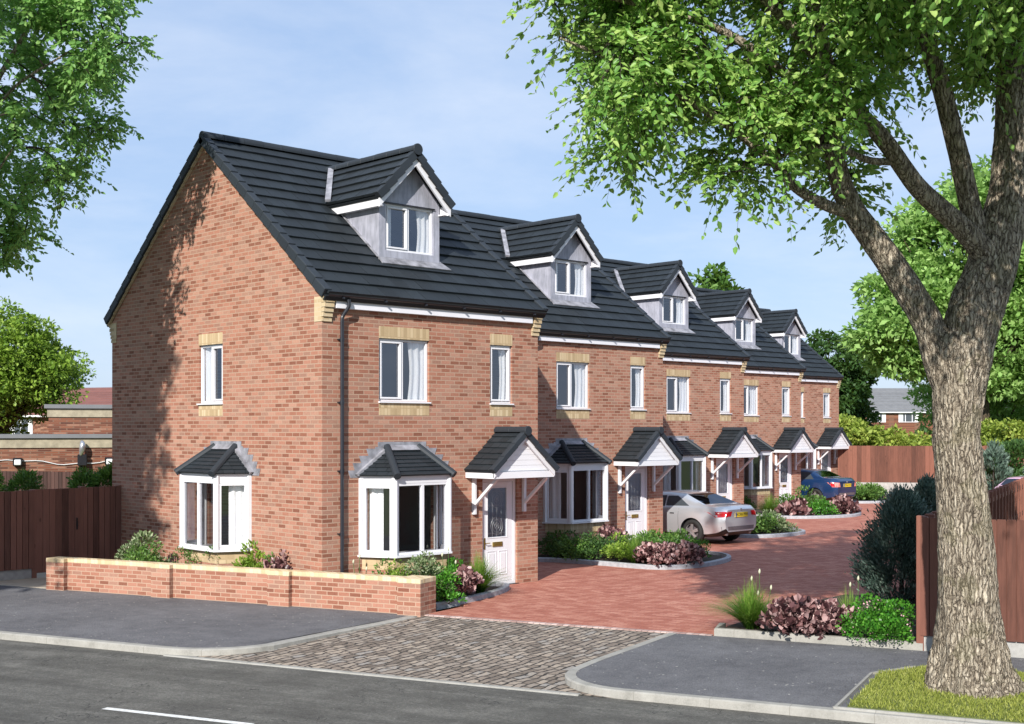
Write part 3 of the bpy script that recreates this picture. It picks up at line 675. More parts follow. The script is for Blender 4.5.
    ld.box(-.56,.56,-.009,-.003,2.69,2.83); ld.box(-.62,.62,-.0095,-.0035,2.665,2.74)
    # apron over the top tiles
    ld.slab((-.42,-.10,2.655),(.42,-.10,2.655),(.38,-.004,2.74),(-.38,-.004,2.74),(0,-.6,.8),.03,.036)
    lf=ld.build('lead_flashing',M['lead'],fr)
    for e_,t_ in ((E0,T1),(E3,T2)):
        A=T(V(e_)+V((0,-.03,.015)));B=T(V(t_)+V((0,-.03,.03))); q=MB(); q.bar(A,B,.09,.05); q.build('side_flashing',M['lead'],fr)
def dormer(t):
    x0,x1,y=1.88,3.36,.83; xc=2.59; zb=ZT(y); ze=7.42; hw=.9; zr=8.36
    b=MB()
    wy=.83; wz0,wz1=6.44,7.33; wx0,wx1=2.03,3.21
    F=frame_T((0,wy,0),(1,0,0),(0,-1,0)); b.T=F
    wall_holes(b,x0,x1,zb-.15,7.45,[(wx0,wx1,wz0,wz1)],.06); b.add([(x0,0,7.45),(x1,0,7.45),(xc,0,8.2)],[(0,1,2)])
    b.T=None
    for x in (x0,x1): 
        ye=(7.45-5.61)/.81+.1; b.add([(x,y,zb-.15),(x,y,7.45),(x,ye,7.45),(x,ye-.1,7.3)],[(0,1,2,3)])
    # ceiling behind and interior back wall keep the loft dark
    b.box(x0+.02,x1-.02,2.2,2.25,6.0,7.6)
    d=b.build('dormer',M['cheek'],t,fix=False)
    window(d,F,wx0,wx1,wz0,wz1,2,band=False,sill=False,rec=.03,curt=(.2,.3))
    k=MB(); k.box(wx0-.02,wx1+.02,wy-.03,wy-.002,wz1,wz1+.02); k.build('drip_bar',M['black'],d)
    a=MB(); a.box(x0-.02,x1+.02,wy-.03,wy-.003,zb-.12,zb+.02); a.slab((x0-.06,wy-.17,ZT(wy-.17)),(x1+.16,wy-.17,ZT(wy-.17)),(x1+.06,wy,ZT(wy)),(x0-.03,wy,ZT(wy)),(0,-.6,.8),.01,.03)
    a.build('lead_apron',M['lead'],d)
    for x in (x0-.05,x1-.0):
        a=MB(); a.slab((x,wy,ZT(wy)),(x+.05,wy,ZT(wy)),(x+.05,2.25,ZT(2.25)),(x,2.25,ZT(2.25)),(0,-.6,.8),.01,.028); a.build('lead_soaker',M['lead'],d)
    for s_ in (-1,1):
        a=MB(); A=V((xc+s_*(hw+.06),(7.38-5.61)/.81-.0,7.45)); B=V((xc+s_*.08,(8.3-5.61)/.81,8.36)); a.bar(A+V((0,-.06,.04)),B+V((0,-.06,.03)),.11,.05); a.build('lead_valley',M['lead'],d)
    r=MB()
    L0=.6; 
    zt=lambda x: zr-(abs(x-xc))*(zr-ze)/hw
    for s_ in (-1,1):
        xe=xc+s_*hw; ybe=(ze-5.61)/.81+.25; ybr=(zr-5.61)/.81+.3
        if s_==-1: tiles(r,(xe,ybe,ze-.02),(xe,L0,ze-.02),(xc,L0,zr-.02),(xc,ybr,zr-.02),5,.3,seed=8)
        else: tiles(r,(xe,L0,ze-.02),(xe,ybe,ze-.02),(xc,ybr,zr-.02),(xc,L0,zr-.02),5,.3,seed=9)
        r.slab((xe,L0+.02,ze-.03),(xe,ybe,ze-.03),(xc,ybr,zr-.03),(xc,L0+.02,zr-.03),(s_*.72,0,.69),-.05,.0)
    rf=r.build('dormer_roof',M['tile'],d)
    rr=MB(); ridge(rr,(xc,L0-.04,zr+.02),(xc,(zr-5.61)/.81+.1,zr+.02),.1,disk=True)
    for s_ in (-1,1):
        for k in range(5):
            f0,f1=k/5,(k+1.05)/5; N=V((s_*.72,0,.69))
            A=V((xc+s_*hw*(1-f0)+s_*.02,L0-.05,ze+(zr-ze)*f0-.01)); B=V((xc+s_*hw*(1-min(f1,1)),L0-.05,ze+(zr-ze)*min(f1,1)-.03)); dy=V((0,.14,0))
            rr.slab(A,A+dy,B+dy,B,N,-.09,.065)
    rr.build('ridge_tiles',M['ridge'],d,bevel=.006)
    f=MB()
    for s_ in (-1,1):
        A=V((xc+s_*(hw-.03),L0-.0,ze-.12)); B=V((xc,L0-.0,zr-.115)); 
        n_=V((0,-1,0)); f.add([A+V((0,0,-.10)),B+V((0,0,-.17)),B+V((0,0,.03)),A+V((0,0,.06)),A+V((0,.04,-.10)),B+V((0,.04,-.17)),B+V((0,.04,.03)),A+V((0,.04,.06))],[(0,1,2,3),(4,7,6,5),(0,4,5,1),(1,5,6,2),(2,6,7,3),(3,7,4,0)])
        xe=xc+s_*(hw-.05); f.box(min(xe,xe-s_*.04),max(xe,xe-s_*.04),L0+.003,2.45,ze-.2,ze-.02)
        xi=xc+s_*(.74-.0); f.box(min(xe-s_*.041,xi),max(xe-s_*.041,xi),L0+.045,2.3,ze-.198,ze-.17)
    f.build('fascia',M['white'],d)
def porch(t,F):
    xc,hw,zr,ze,pr=4.11,.80,3.0,2.27,.80
    g=MB(); g.add([(xc-hw+.02,-pr+.06,ze-.13),(xc+hw-.02,-pr+.06,ze-.13),(xc+hw-.02,-pr+.06,ze-.0),(xc,-pr+.06,zr-.08),(xc-hw+.02,-pr+.06,ze-.0)],[(0,1,2,3,4)])
    for k in range(6):
        z=ze+.0+k*.1; ww=(zr-.1-z)/(zr-ze)*hw-.02
        if ww>.03: g.slab((xc-ww,-pr+.058,z),(xc+ww,-pr+.058,z),(xc+max(ww-.11,.005),-pr+.058,z+.096),(xc-max(ww-.11,.005),-pr+.058,z+.096),(0,-1,-.1),.0,.012)
    p=g.build('porch_canopy',M['white'],t)
    f=MB()
    f.box(xc-hw,xc+hw,-pr-.0,-pr+.045,ze-.14,ze-.02)
    for s_ in (-1,1):
        x=xc+s_*hw; f.box(min(x,x-s_*.035),max(x,x-s_*.035),-pr+.046,-.003,ze-.14,ze-.02)
        A=V((xc+s_*(hw+.0),-pr-.022,ze-.02)); B=V((xc,-pr-.022,zr-.03)); up=V((0,0,.0)); f.add([A+V((0,0,-.1)),B+V((0,0,-.14)),B,A+V((0,0,.02)),A+V((0,.04,-.1)),B+V((0,.04,-.14)),B+V((0,.04,0)),A+V((0,.04,.02))],[(0,1,2,3),(4,7,6,5),(0,4,5,1),(1,5,6,2),(2,6,7,3),(3,7,4,0)])
    f.box(xc-hw+.036,xc+hw-.036,-pr+.046,-.003,ze-.13,ze-.11)
    f.build('fascia',M['white'],p)
    r=MB(); y0=-pr-.05
    for s_ in (-1,1):
        xe=xc+s_*(hw+.03)
        if s_==-1: tiles(r,(xe,-.01,ze),(xe,y0,ze),(xc,y0,zr),(xc,-.01,zr),7,.22,.025,seed=11,jit=.003,lift=.01)
        else: tiles(r,(xe,y0,ze),(xe,-.01,ze),(xc,-.01,zr),(xc,y0,zr),7,.22,.025,seed=12,jit=.003,lift=.01)
        r.slab((xe,y0,ze-.01),(xe,-.01,ze-.01),(xc,-.01,zr-.01),(xc,y0,zr-.01),(s_*.7,0,.7),-.03,0)
    rf=r.build('canopy_roof',M['tile'],p)
    rr=MB(); ridge(rr,(xc,y0-.03,zr+.025),(xc,-.01,zr+.025),.085,.42,disk=True)
    for s_ in (-1,1):
        for k in range(3):
            f0,f1=k/3,min(1,(k+1.04)/3); A=V((xc+s_*(hw+.05)*(1-f0),y0-.03,ze+(zr-ze)*f0+.0)); B=V((xc+s_*(hw+.05)*(1-f1),y0-.03,ze+(zr-ze)*f1-.015)); dy=V((0,.12,0))
            rr.slab(A,A+dy,B+dy,B,(s_*.7,0,.7),-.05,.06)
    rr.build('ridge_tiles',M['ridge'],p,bevel=.006)
    for x in (xc-.61,xc+.72):
        b=MB(); b.box(x-.035,x+.035,-.075,-.003,1.42,ze-.141); b.bar((x,-.05,1.6),(x,-pr+.12,ze-.15),.06,.06); b.build('bracket',M['white'],p,bevel=.006)
def door(t,F):
    x0,x1,z1=3.753,4.677,2.095; f=MB(); rec=.05
    rect_frame(f,x0,x1,.0,z1,.065,rec,rec+.09)
    d0,d1=x0+.07,x1-.07; f.box(d0,d1,rec+.02,rec+.065,.07,.92)
    f.box(d0,d0+.10,rec+.02,rec+.065,.92,z1-.07); f.box(d1-.13,d1,rec+.02,rec+.065,.92,z1-.07); f.box(d0+.10,d1-.13,rec+.02,rec+.065,1.93,z1-.07)
    gx0,gx1,gz0,gz1=d0+.10,d1-.13,.92,1.93
    rect_frame(f,gx0,gx1,gz0+.001,gz1-.001,.025,rec+.012,rec+.05)
    for a,b in ((d0+.10,d0+.34),(d1-.38,d1-.14)):
        rect_frame(f,a,b,.2,.68,.02,rec+.01,rec+.0195); f.box(a+.045,b-.045,rec+.008,rec+.0196,.245,.635)
    dr=f.build('door',M['white'],t,bevel=.004)
    g=MB(); g.box(gx0+.02,gx1-.02,rec+.035,rec+.04,gz0+.02,gz1-.02); g.build('door_glass',M['obscure'],dr)
    bk=MB(); bk.box(gx0,gx1,rec+.12,rec+.13,gz0-.02,gz1+.02); 
    l=MB(); cx=(gx0+gx1)/2; y=rec+.03
    for zc,rs in ((gz0+.24,(.06,.11,.16)),(gz1-.24,(.06,.11,.16))):
        for r_ in rs: l.tube([(cx+r_*math.cos(R(a)),y,zc+r_*1.1*math.sin(R(a))) for a in range(0,361,20)],.0018,4,cap=False)
        for a in (0,45,90,135): l.tube([(cx-.06*math.cos(R(a)),y,zc-.06*math.sin(R(a))),(cx+.06*math.cos(R(a)),y,zc+.06*math.sin(R(a)))],.0018,4)
    for x in np.linspace(gx0+.04,gx1-.04,5): l.tube([(x,y,gz0+.02),(x,y,gz1-.02)],.0015,4)
    for z in np.linspace(gz0+.1,gz1-.1,4): l.tube([(gx0+.02,y,z),(gx1-.02,y,z)],.0015,4)
    l.build('glazing_lead',M['leadline'],dr)
    b=MB(); b.box(cx-.13,cx+.13,rec+.0,rec+.018,.76,.85); b.box(cx-.115,cx+.115,rec-.008,rec-.001,.775,.82); b.build('letterbox',M['brass'],dr,bevel=.003)
    h=MB(); h.box(d0+.02,d0+.055,rec+.008,rec+.019,.72,.94); h.tube([(d0+.037,rec+.0,.84),(d0+.037,rec-.035,.84),(d0+.14,rec-.035,.84)],.009,8); h.build('handle',M['brass'],dr)
    th_=MB(); th_.box(x0,x1,-.02,rec+.1,-.03,-.001+.0); th_.box(x0-.02,x1+.02,-.04,.04,-.02,.012); th_.build('threshold',M['black'],dr)
HGRP='row of brick houses stepping back along the driveway'
H1=empty('brick_house',(0,0,0),0,'nearest brick house, gable end to the road, bay windows on two sides','house',HGRP); house(H1,True)
H2=empty('brick_house',(8.0,3.4,0),0,'second brick house from the road, with the silver car just beyond it','house',HGRP); house(H2,False)
index_kids()
for loc,lab in (((16.75,7.2,0),'third brick house from the road, the middle one of the row, behind the silver car'),((25.31,10.7,0),'fourth brick house from the road, between the silver and the blue car'),((33.8,14.3,0),'farthest brick house of the row, behind the blue car and next to the back fence')):
    h=copy_tree(H2); h.location=loc; h['label']=lab
# ------------------------------------------------------------------ fences
def fence(name,A,B,h,base,m,label,cat='fence',out=1,post_h=None,bw=.125,rails='back',stud=None,posts=True,panel=1.83,basew=.05,jit=.01):
    A=V((A[0],A[1],0));B=V((B[0],B[1],0)); L=(B-A).length; ang=math.atan2((B-A).y,(B-A).x)
    root=empty(name,A,ang,label,cat); s=-1 if out==1 else 1   # out=1: boards face local -y
    b=MB(); x=0; k=0; rr=random.Random(len(name)+int(L*10))
    while x<L-.02:
        x1=min(x+bw,L); t=h+rr.uniform(-jit,jit)*.4; ya,yb=sorted((s*.034,s*(.06+rr.uniform(0,.006)))); g_=.006
        b.box(x+g_,x1-g_,ya,yb,base,t); x+=bw
    b.box(0,L,min(s*.02,s*.033),max(s*.02,s*.033),base,h-.02)
    b.build('boards',m,root)
    r=MB()
    for z in (base+.18,(base+h)/2,h-.2): r.box(0,L,-s*.02 if s<0 else -.05,.05 if s<0 else .02,z,z+.09)
    r.build('rail',m,root)
    if base>.03:
        g=MB(); g.box(0,L,-basew/2,basew/2,-.1,base-.004); g.build('gravel_board',M['concrete'],root)
    if posts:
        n=max(1,round(L/(stud or panel)))
        for i in range(n+1):
            xx=L*i/n; p=MB(); w=.05; p.box(xx-w,xx+w,-.052 if s<0 else -.08,.08 if s<0 else .052,-.1,(post_h or h)+.02); p.build('post',m,root,bevel=.006)
    return root
# left side fence with gate
fence('timber_fence',(-1.9,7.5),(-3.2,7.5),1.8,.2,M['wooddark'],'brown board fence with concrete base left of the side gate',out=-1)
fence('timber_fence',(-3.3,7.56),RD(-30,4.62),1.8,.2,M['wooddark'],'long brown fence running on along the back of the left pavement',out=-1)
fence('timber_fence',(0.0-.01,7.5),(-.86,7.5),1.83,.02,M['wooddark'],'short brown fence panel between the side gate and the gable wall',out=-1)
def gate():
    root=empty('side_gate',(-1.86,7.5,0),0,'brown closed timber side gate with black latch beside the gable','gate')
    b=MB(); x=0
    for k in range(7): b.box(k*.137,k*.137+.131,-.055,-.03,.1,1.82)
    b.build('boards',M['wooddark'],root,bevel=.004)
    f=MB(); f.box(0,.95,-.029,.02,.3,.4); f.box(0,.95,-.029,.02,1.5,1.6); f.build('rail',M['wooddark'],root)
    l=MB(); l.box(.85,.88,-.07,-.056,.95,1.2); l.tube([(.865,-.07,1.0),(.865,-.10,1.03),(.865,-.10,1.12),(.865,-.07,1.15)],.008,6); l.build('latch',M['black'],root)
gate()
# right garden: front panel along the pavement, side run along the driveway
A=RD(8.06,4.72)
fence('timber_fence',A,RD(16,4.72),1.84,.2,M['wood'],'red brown board fence facing the pavement behind the big tree',out=1)
fence('timber_fence',(A[0]+.12,A[1]+.04),(24,-1.95),1.82,.15,M['wood'],'long fence running back along the right edge of the driveway, its posts and rails showing',out=-1,stud=.62)
# back fence
P0=W(70.2,17.0); P1=W(68.6,34)
fence('timber_fence',W(58.6,15.0),W(55.5,34),2.27,.60,M['woodfar'],'tall red brown fence on a concrete base across the far end of the driveway',out=1,panel=6,bw=.2,basew=.12)
fence('timber_fence',W(40,-22),W(37,-9),1.78,.05,M['woodold'],'dark fence behind the hedge and in front of the old brick building',out=1)
# ------------------------------------------------------------------ old brick building at left
def oldb():
    a=W(42,-25.2); b=W(47,-10); ang=math.atan2((b-a).y,(b-a).x); root=empty('brick_outbuilding',a,ang,'old flat roofed brick building with pale stone parapet bands behind the left fence','building')
    w=MB(); w.box(0,18,0,8,-.2,2.38); w.box(9.3,18,2.2,8.5,2.4,3.48); w.build('wall',M['farbrick'],root)
    c=MB(); c.box(-.05,18,-.05,2.19,2.385,2.72); c.box(9.25,18,2.15,8,3.485,3.8); c.build('stone_band',M['stonecap'],root)
    k=MB(); k.box(-.12,18.1,-.14,2.6,2.725,2.86); k.box(9.15,18.1,2.05,8.1,3.805,3.95); k.build('parapet_coping',M['greytile'],root)
    cb=MB(); pts=[(x,-.05,1.88+.08*math.sin(x*1.7)+.03*math.sin(x*5)) for x in np.linspace(3,17,60)]; cb.tube(pts,.014,5); cb.build('cable',M['lampglass'],root)
    for x in (8.35,11.4): 
        l=MB(); l.box(x-.15,x+.15,-.2,-.003,1.76,2.04); o=l.build('floodlight',M['black'],root,bevel=.02); l=MB(); l.box(x-.1,x+.12,-.24,-.201,1.79,1.98); l.build('lamp_glass',M['lampglass'],o,bevel=.02)
    x=10.45
    l=MB(); l.box(x-.06,x+.04,-.12,-.003,1.3,2.0); l.box(x-.12,x+.2,-.3,-.004,1.75,2.15); o=l.build('lamp_bracket',M['black'],root,bevel=.02)
    l=MB(); l.tube(cr([(x-.02,-.25,2.1),(x+.03,-.3,2.3),(x+.05,-.3,2.5),(x+.02,-.22,2.62)],4),[.05+.06*math.sin(i/12*3.1) for i in range(13)],8); l.build('lamp_glass',M['alloy'],o,smooth=True)
oldb()
def simple_house(name,c,ang,wx,dy,ze,zr,wallm,roofm,wins,label,hip=0.,chim=None,wm='white'):
    root=empty(name,c,ang,label,'house')
    w=MB(); w.box(0,wx,0,dy,-.2,ze); w.add([(0,0,ze),(0,dy,ze),(0,dy/2,zr-.05),(wx,0,ze),(wx,dy,ze),(wx,dy/2,zr-.05)],[(0,1,2),(3,4,5)] if hip==0 else [(0,1,2)]*0 or [(0,1,4,3)]); w.build('wall',wallm,root)
    r=MB(); o=.35; A=(-o,-o,ze-.05);B=(wx+o,-o,ze-.05);C=(wx+o-hip,dy/2,zr);D=(-o+hip,dy/2,zr);A2=(-o,dy+o,ze-.05);B2=(wx+o,dy+o,ze-.05)
    r.add([A,B,C,D,A2,B2],[(0,1,2,3),(5,4,3,2)]+([(0,3,4),(1,5,2)] if hip else [])); r.add([(-o,-o,ze-.05),(wx+o,-o,ze-.05),(wx+o,-o,ze-.2),(-o,-o,ze-.2)],[(0,1,2,3)])
    n=14
    for k in range(n):
        f=k/n; a=V(A).lerp(V(D),f)+V((0,-.01,.01)); b=V(B).lerp(V(C),f)+V((0,-.01,.01)); r.bar(a,b,.05,.05)
    rf=r.build('roof',roofm,root)
    if chim: q=MB(); q.box(chim-.35,chim+.35,dy/2-.3,dy/2+.3,zr-.6,zr+1.0); q.build('chimney',wallm,rf)
    g=MB(); g.box(-o,wx+o,-o-.1,-o,ze-.14,ze-.04); g.build('gutter',M['lampglass'],root)
    for x0,x1,z0,z1,nl in wins:
        f=MB(); rect_frame(f,x0,x1,z0,z1,.07,-.05,.0)
        for k in range(1,nl): x=x0+(x1-x0)*k/nl; f.box(x-.04,x+.04,-.049,0,z0+.07,z1-.07)
        fr=f.build('window',M[wm],root); g=MB(); g.quad((x0+.06,-.012,z0+.06),(x1-.06,-.012,z0+.06),(x1-.06,-.012,z1-.06),(x0+.06,-.012,z1-.06)); g.build('pane',M['farglass'],fr)
        if nl>1:
            g=MB(); g.box(x0+.08,x0+(x1-x0)*.22,-.02,-.013,z0+.07,z1-.07); g.box(x1-(x1-x0)*.2,x1-.08,-.02,-.013,z0+.07,z1-.07); g.build('curtain',M['curtain'],fr)
    return root
def fg():
    m=NT('far_window_glass'); m.p(Base_Color=(.05,.06,.07,1),Roughness=.05,Specular_IOR_Level=.8); return m.m
M['farglass']=fg()
a=W(150,40.5); b=W(150,56); ang=math.atan2((b-a).y,(b-a).x)
simple_house('far_house',a,ang,13.0,9,5.0,7.9,M['farbrick'],M['greytile'],[(1.2,3.4,3.75,4.85,3),(4.9,7.3,3.75,4.85,3),(8.9,11.2,3.75,4.85,3)],'far grey roofed brick house with white windows seen left of the big trunk',hip=2.0,chim=1.2)
a=W(140,53.2)
simple_house('far_house',a,ang,12,9,4.9,7.6,M['farbrick'],M['greytile'],[(1.0,3.6,3.5,4.7,3)],'far grey roofed house glimpsed right of the big trunk at the picture edge',hip=3.0)
a=W(82,-38); b=W(76,-22); ang=math.atan2((b-a).y,(b-a).x)
simple_house('far_house',a,ang,22,9,3.9,5.7,M['farbrick'],M['redtile'],[(3,5.5,2.6,3.6,2),(7.2,9,2.6,3.6,2)],'red tiled roof of a house rising behind the old flat roofed building')
# ------------------------------------------------------------------ cars
def loft_car(name,loc,rz,label,paintm,L,Wd,H,kind):
    root=empty(name,loc,rz,label,'car',None)
    # y from rear (0) to front (L). control profiles
    def prof(pts,y): 
        xs=[p[0] for p in pts]; ys=[p[1] for p in pts]; 
        return float(np.interp(y,xs,ys))
    def smoothprof(pts): 
        Y=np.linspace(0,L,160); v=np.interp(Y,[p[0]*L for p in pts],[p[1] for p in pts]); k=np.ones(7)/7; vp=np.pad(v,3,mode='edge'); v2=np.convolve(vp,k,'valid'); return lambda y: float(np.interp(y,Y,v2))
    if kind=='coupe':
        top=smoothprof([(0,.90),(.015,1.0),(.05,1.02),(.13,1.04),(.30,1.325),(.42,H),(.52,H-.01),(.60,1.28),(.76,.98),(.90,.86),(.97,.72),(1,.55)])
        belt=smoothprof([(0,.86),(.05,.97),(.13,.985),(.3,.98),(.5,.95),(.76,.90),(.9,.80),(1,.5)])
        gl0,gl1=.13,.76; s0,s1=.215,.66; rs=(.145,.285); fs_=(.60,.745); pil=None
    else:
        top=smoothprof([(0,.92),(.02,1.06),(.05,1.09),(.15,1.10),(.27,1.37),(.38,H),(.52,H-.01),(.61,1.33),(.75,1.02),(.90,.92),(.97,.75),(1,.55)])
        belt=smoothprof([(0,.88),(.05,1.02),(.15,1.03),(.3,1.0),(.5,.97),(.76,.93),(.9,.84),(1,.5)])
        gl0,gl1=.15,.75; s0,s1=.20,.66; rs=(.16,.262); fs_=(.612,.74); pil=.44
    wid=smoothprof([(0,.70),(.012,.80),(.04,.885),(.12,.96),(.25,1.0),(.5,1.0),(.75,.99),(.88,.95),(.96,.84),(1,.62)]); 
    bot=smoothprof([(0,.38),(.03,.26),(.1,.2),(.9,.18),(1,.3)])
    N=64; ys=np.concatenate([np.linspace(0,.12*L,14),np.linspace(.12*L,.9*L,42)[1:],np.linspace(.9*L,L,9)[1:]]); N=len(ys)
    v=[];mats=[];ring=0
    for y in ys:
        f=y/L; w=Wd/2*wid(y); hb=belt(y); tp=top(y); zb=bot(y); gh=max(0,tp-hb)
        cab=1 if gl0<f<gl1 else 0
        glw=w*.90; rw=w*(.68 if cab else .80)
        re=hb+max(.004,gh*(.86 if cab else .8))
        # blend of roof width near ends
        q=min(1,gh/.34); rw=w*(.90-.24*q)
        h=[(0,zb),(w*.80,zb),(w*.955,zb+.09),(w*.99,zb+.09+(hb-zb)*.3),(w*1.0,hb-.24),(w*.975,hb-.10),(w*.93,hb-.015),(w*.90,hb+.004)]
        h+=[(glw+(rw-glw)*.45,hb+(re-hb)*.5),(rw,re),(rw*.9,hb+gh*.96+.002),(rw*.5,hb+gh*.995+.003),(0,hb+gh+.004)]
        ring=len(h); row=[(x,y,z) for x,z in h]+[(-x,y,z) for x,z in h[-2:0:-1]]
        v+=row
    rn=len(row); me=bpy.data.meshes.new('car_shell'); faces=[]; mi=[]
    for i in range(N-1):
        fm=(ys[i]+ys[i+1])/2/L
        for j in range(rn):
            faces.append((i*rn+j,i*rn+(j+1)%rn,(i+1)*rn+(j+1)%rn,(i+1)*rn+j)); jj=j if j<ring-1 else rn-1-j
            g=0
            if 0 and jj in (7,8) and (s0+.02 if jj==7 else s0+.055)<fm<s1 and not (pil and abs(fm-pil)<.012) and not(jj==8 and fm>s1-.03) : g=1
            if jj in (10,11) and (rs[0]<fm<rs[1] or fs_[0]<fm<fs_[1]): g=1
            if jj in(0,): g=2
            if jj in (1,) : g=2
            mi.append(g)
    faces.append(tuple(range(rn))); faces.append(tuple(range((N-1)*rn,N*rn))[::-1]); mi+=[0,0]
    me.from_pydata(v,[],faces); 
    for m in (paintm,M['carglass'],M['black']): me.materials.append(m)
    me.polygons.foreach_set('material_index',mi)
    bm=bmesh.new(); bm.from_mesh(me); bmesh.ops.recalc_face_normals(bm,faces=bm.faces[:]); bm.to_mesh(me); bm.free()
    sh=bpy.data.objects.new('car_shell',me); col.objects.link(sh)
    wr=.33; axl=(.205*L,.805*L)
    cut=[]
    for ya in axl:
        for s_ in (-1,1):
            c=MB(); c.tube([(s_*(Wd/2-.30),ya,wr),(s_*(Wd/2+.2),ya,wr)],wr+.045,40); o=c.build('arch',M['black']); o.data.materials.clear(); 
            for m in (paintm,M['carglass'],M['black']): o.data.materials.append(m)
            for p in o.data.polygons: p.material_index=2
            cut.append(o); md=sh.modifiers.new('b','BOOLEAN'); md.object=o; md.operation='DIFFERENCE'; md.solver='EXACT'
    dg=bpy.context.evaluated_depsgraph_get(); me2=bpy.data.meshes.new_from_object(sh.evaluated_get(dg),depsgraph=dg)
    bpy.data.objects.remove(sh)
    for o in cut: bpy.data.objects.remove(o)
    bmf=bmesh.new(); bmf.from_mesh(me2); bvh=BVHTree.FromBMesh(bmf); bmf.free()
    body=None
    for idx,nm in ((0,'body'),(1,'car_window'),(2,'underbody')):
        bm=bmesh.new(); bm.from_mesh(me2); bmesh.ops.delete(bm,geom=[f for f in bm.faces if f.material_index!=idx],context='FACES')
        for f in bm.faces: f.material_index=0; f.smooth=True
        mm=bpy.data.meshes.new(nm); bm.to_mesh(mm); bm.free()
        mm.materials.append((paintm,M['carglass'],M['black'])[idx]); 
        if idx==0: mm.set_sharp_from_angle(angle=R(38))
        o=bpy.data.objects.new(nm,mm); col.objects.link(o); o.parent=root
        if idx==0: body=o
    # dark cabin floor + seats
    s=MB(); s.box(-Wd*.4,Wd*.4,.22*L,.7*L,.3,.62)
    for x in (-.36,.36): s.box(x-.25,x+.25,.42*L,.45*L,.6,1.16); s.box(x-.24,x+.24,.24*L,.265*L,.6,1.06)
    s.build('seat',M['ink'],root,bevel=.03)
    def patch(nm,pts,d,m,par,nx=8,nz=5,off=.006,parent2=None):
        # pts: 4 corners projected along d
        g=[];ok=True
        a,b,c,e=map(V,pts)
        for j in range(nz+1):
            for i in range(nx+1):
                p=a.lerp(b,i/nx).lerp(e.lerp(c,i/nx),j/nz); h=bvh.ray_cast(p-V(d)*1.5,V(d))
                if h[0] is None: h=(p,-V(d))
                g.append(h[0]-V(d)*off)
        mb=MB(); mb.add(g,[(j*(nx+1)+i,j*(nx+1)+i+1,(j+1)*(nx+1)+i+1,(j+1)*(nx+1)+i) for j in range(nz) for i in range(nx)])
        return mb.build(nm,m,par,smooth=True)
    hw=Wd/2
    def sw(yb0,yb1,yt0,yt1):
        for s_ in (-1,1):
            zb_=belt(.5*(yb0+yb1)*L)+.035; zt_=H-.115
            o=patch('side_window',[(s_*1.3,yb0*L,zb_+.0),(s_*1.3,yb1*L,zb_-.02),(s_*1.3,yt1*L,zt_-.01),(s_*1.3,yt0*L,zt_)],(-s_,0,0),M['farglass'],body,nx=14,nz=8,off=.006)
    if kind=='coupe': sw(.235,.405,.345,.415); sw(.415,.675,.425,.56)
    else: sw(.225,.435,.30,.44); sw(.45,.675,.455,.57)
    if kind=='coupe':
        for s_ in (-1,1): patch('rear_light',[(s_*.46,0,.77),(s_*.82,0,.74),(s_*.86,0,.89),(s_*.40,0,.89)],(0,1,0),M['redlens'],body,off=.012); patch('rear_light',[(s_*1.2,.03,.76),(s_*1.2,.24,.82),(s_*1.2,.20,.89),(s_*1.2,.03,.89)],(-s_,0,0),M['redlens'],body,off=.010)
        pz=.80
    else:
        for s_ in (-1,1): patch('rear_light',[(s_*.50,0,.74),(s_*.80,0,.74),(s_*.83,0,.92),(s_*.55,0,.91)],(0,1,0),M['amberlens'],body,off=.012); patch('rear_light',[(s_*1.2,.03,.75),(s_*1.2,.20,.76),(s_*1.2,.26,.88),(s_*1.2,.03,.91)],(-s_,0,0),M['redlens'],body,off=.010)
        pz=.80
    patch('bumper_valance',[(-.72,0,.40),(.72,0,.40),(.74,0,.50),(-.74,0,.50)],(0,1,0),M['bumper'],body,off=.008)
    yp=bvh.ray_cast(V((0,-1,pz)),V((0,1,0)))[0].y-.02
    p=MB(); p.box(-.27,.27,yp,yp+.012,pz-.065,pz+.06); pl=p.build('number_plate',M['plate'],body)
    p=MB(); p.box(-.27,-.225,yp-.003,yp-.001,pz-.063,pz+.058); p.build('plate_band',M['plateblue'],pl)
    txt='AO06 PFH' if kind=='coupe' else 'YD56 KVU'
    cv=bpy.data.curves.new('t','FONT'); cv.body=txt; cv.size=.115; cv.align_x='CENTER'; cv.align_y='CENTER'; cv.extrude=.001; to=bpy.data.objects.new('t',cv); col.objects.link(to)
    dg=bpy.context.evaluated_depsgraph_get(); tm=bpy.data.meshes.new_from_object(to.evaluated_get(dg)); bpy.data.objects.remove(to)
    tm.materials.clear(); to=link('plate_lettering',tm,M['ink'],pl); to.rotation_euler=(R(90),0,0); to.location=(.02,yp-.003,pz-.002)
    # chrome exhausts, badge
    e=MB()
    for x in ((-.5,.5) if kind=='coupe' else (-.45,)): e.tube([(x,.08,.3),(x,.3,.3)],.045,12)
    e.build('exhaust',M['alloy'],body)
    e=MB(); yb=bvh.ray_cast(V((0,-1,.93)),V((0,1,0)))[0]
    if yb is not None: e.tube([(0,yb.y-.012,.93),(0,yb.y+.01,.93)],.035,14); e.build('badge',M['alloy'],body)
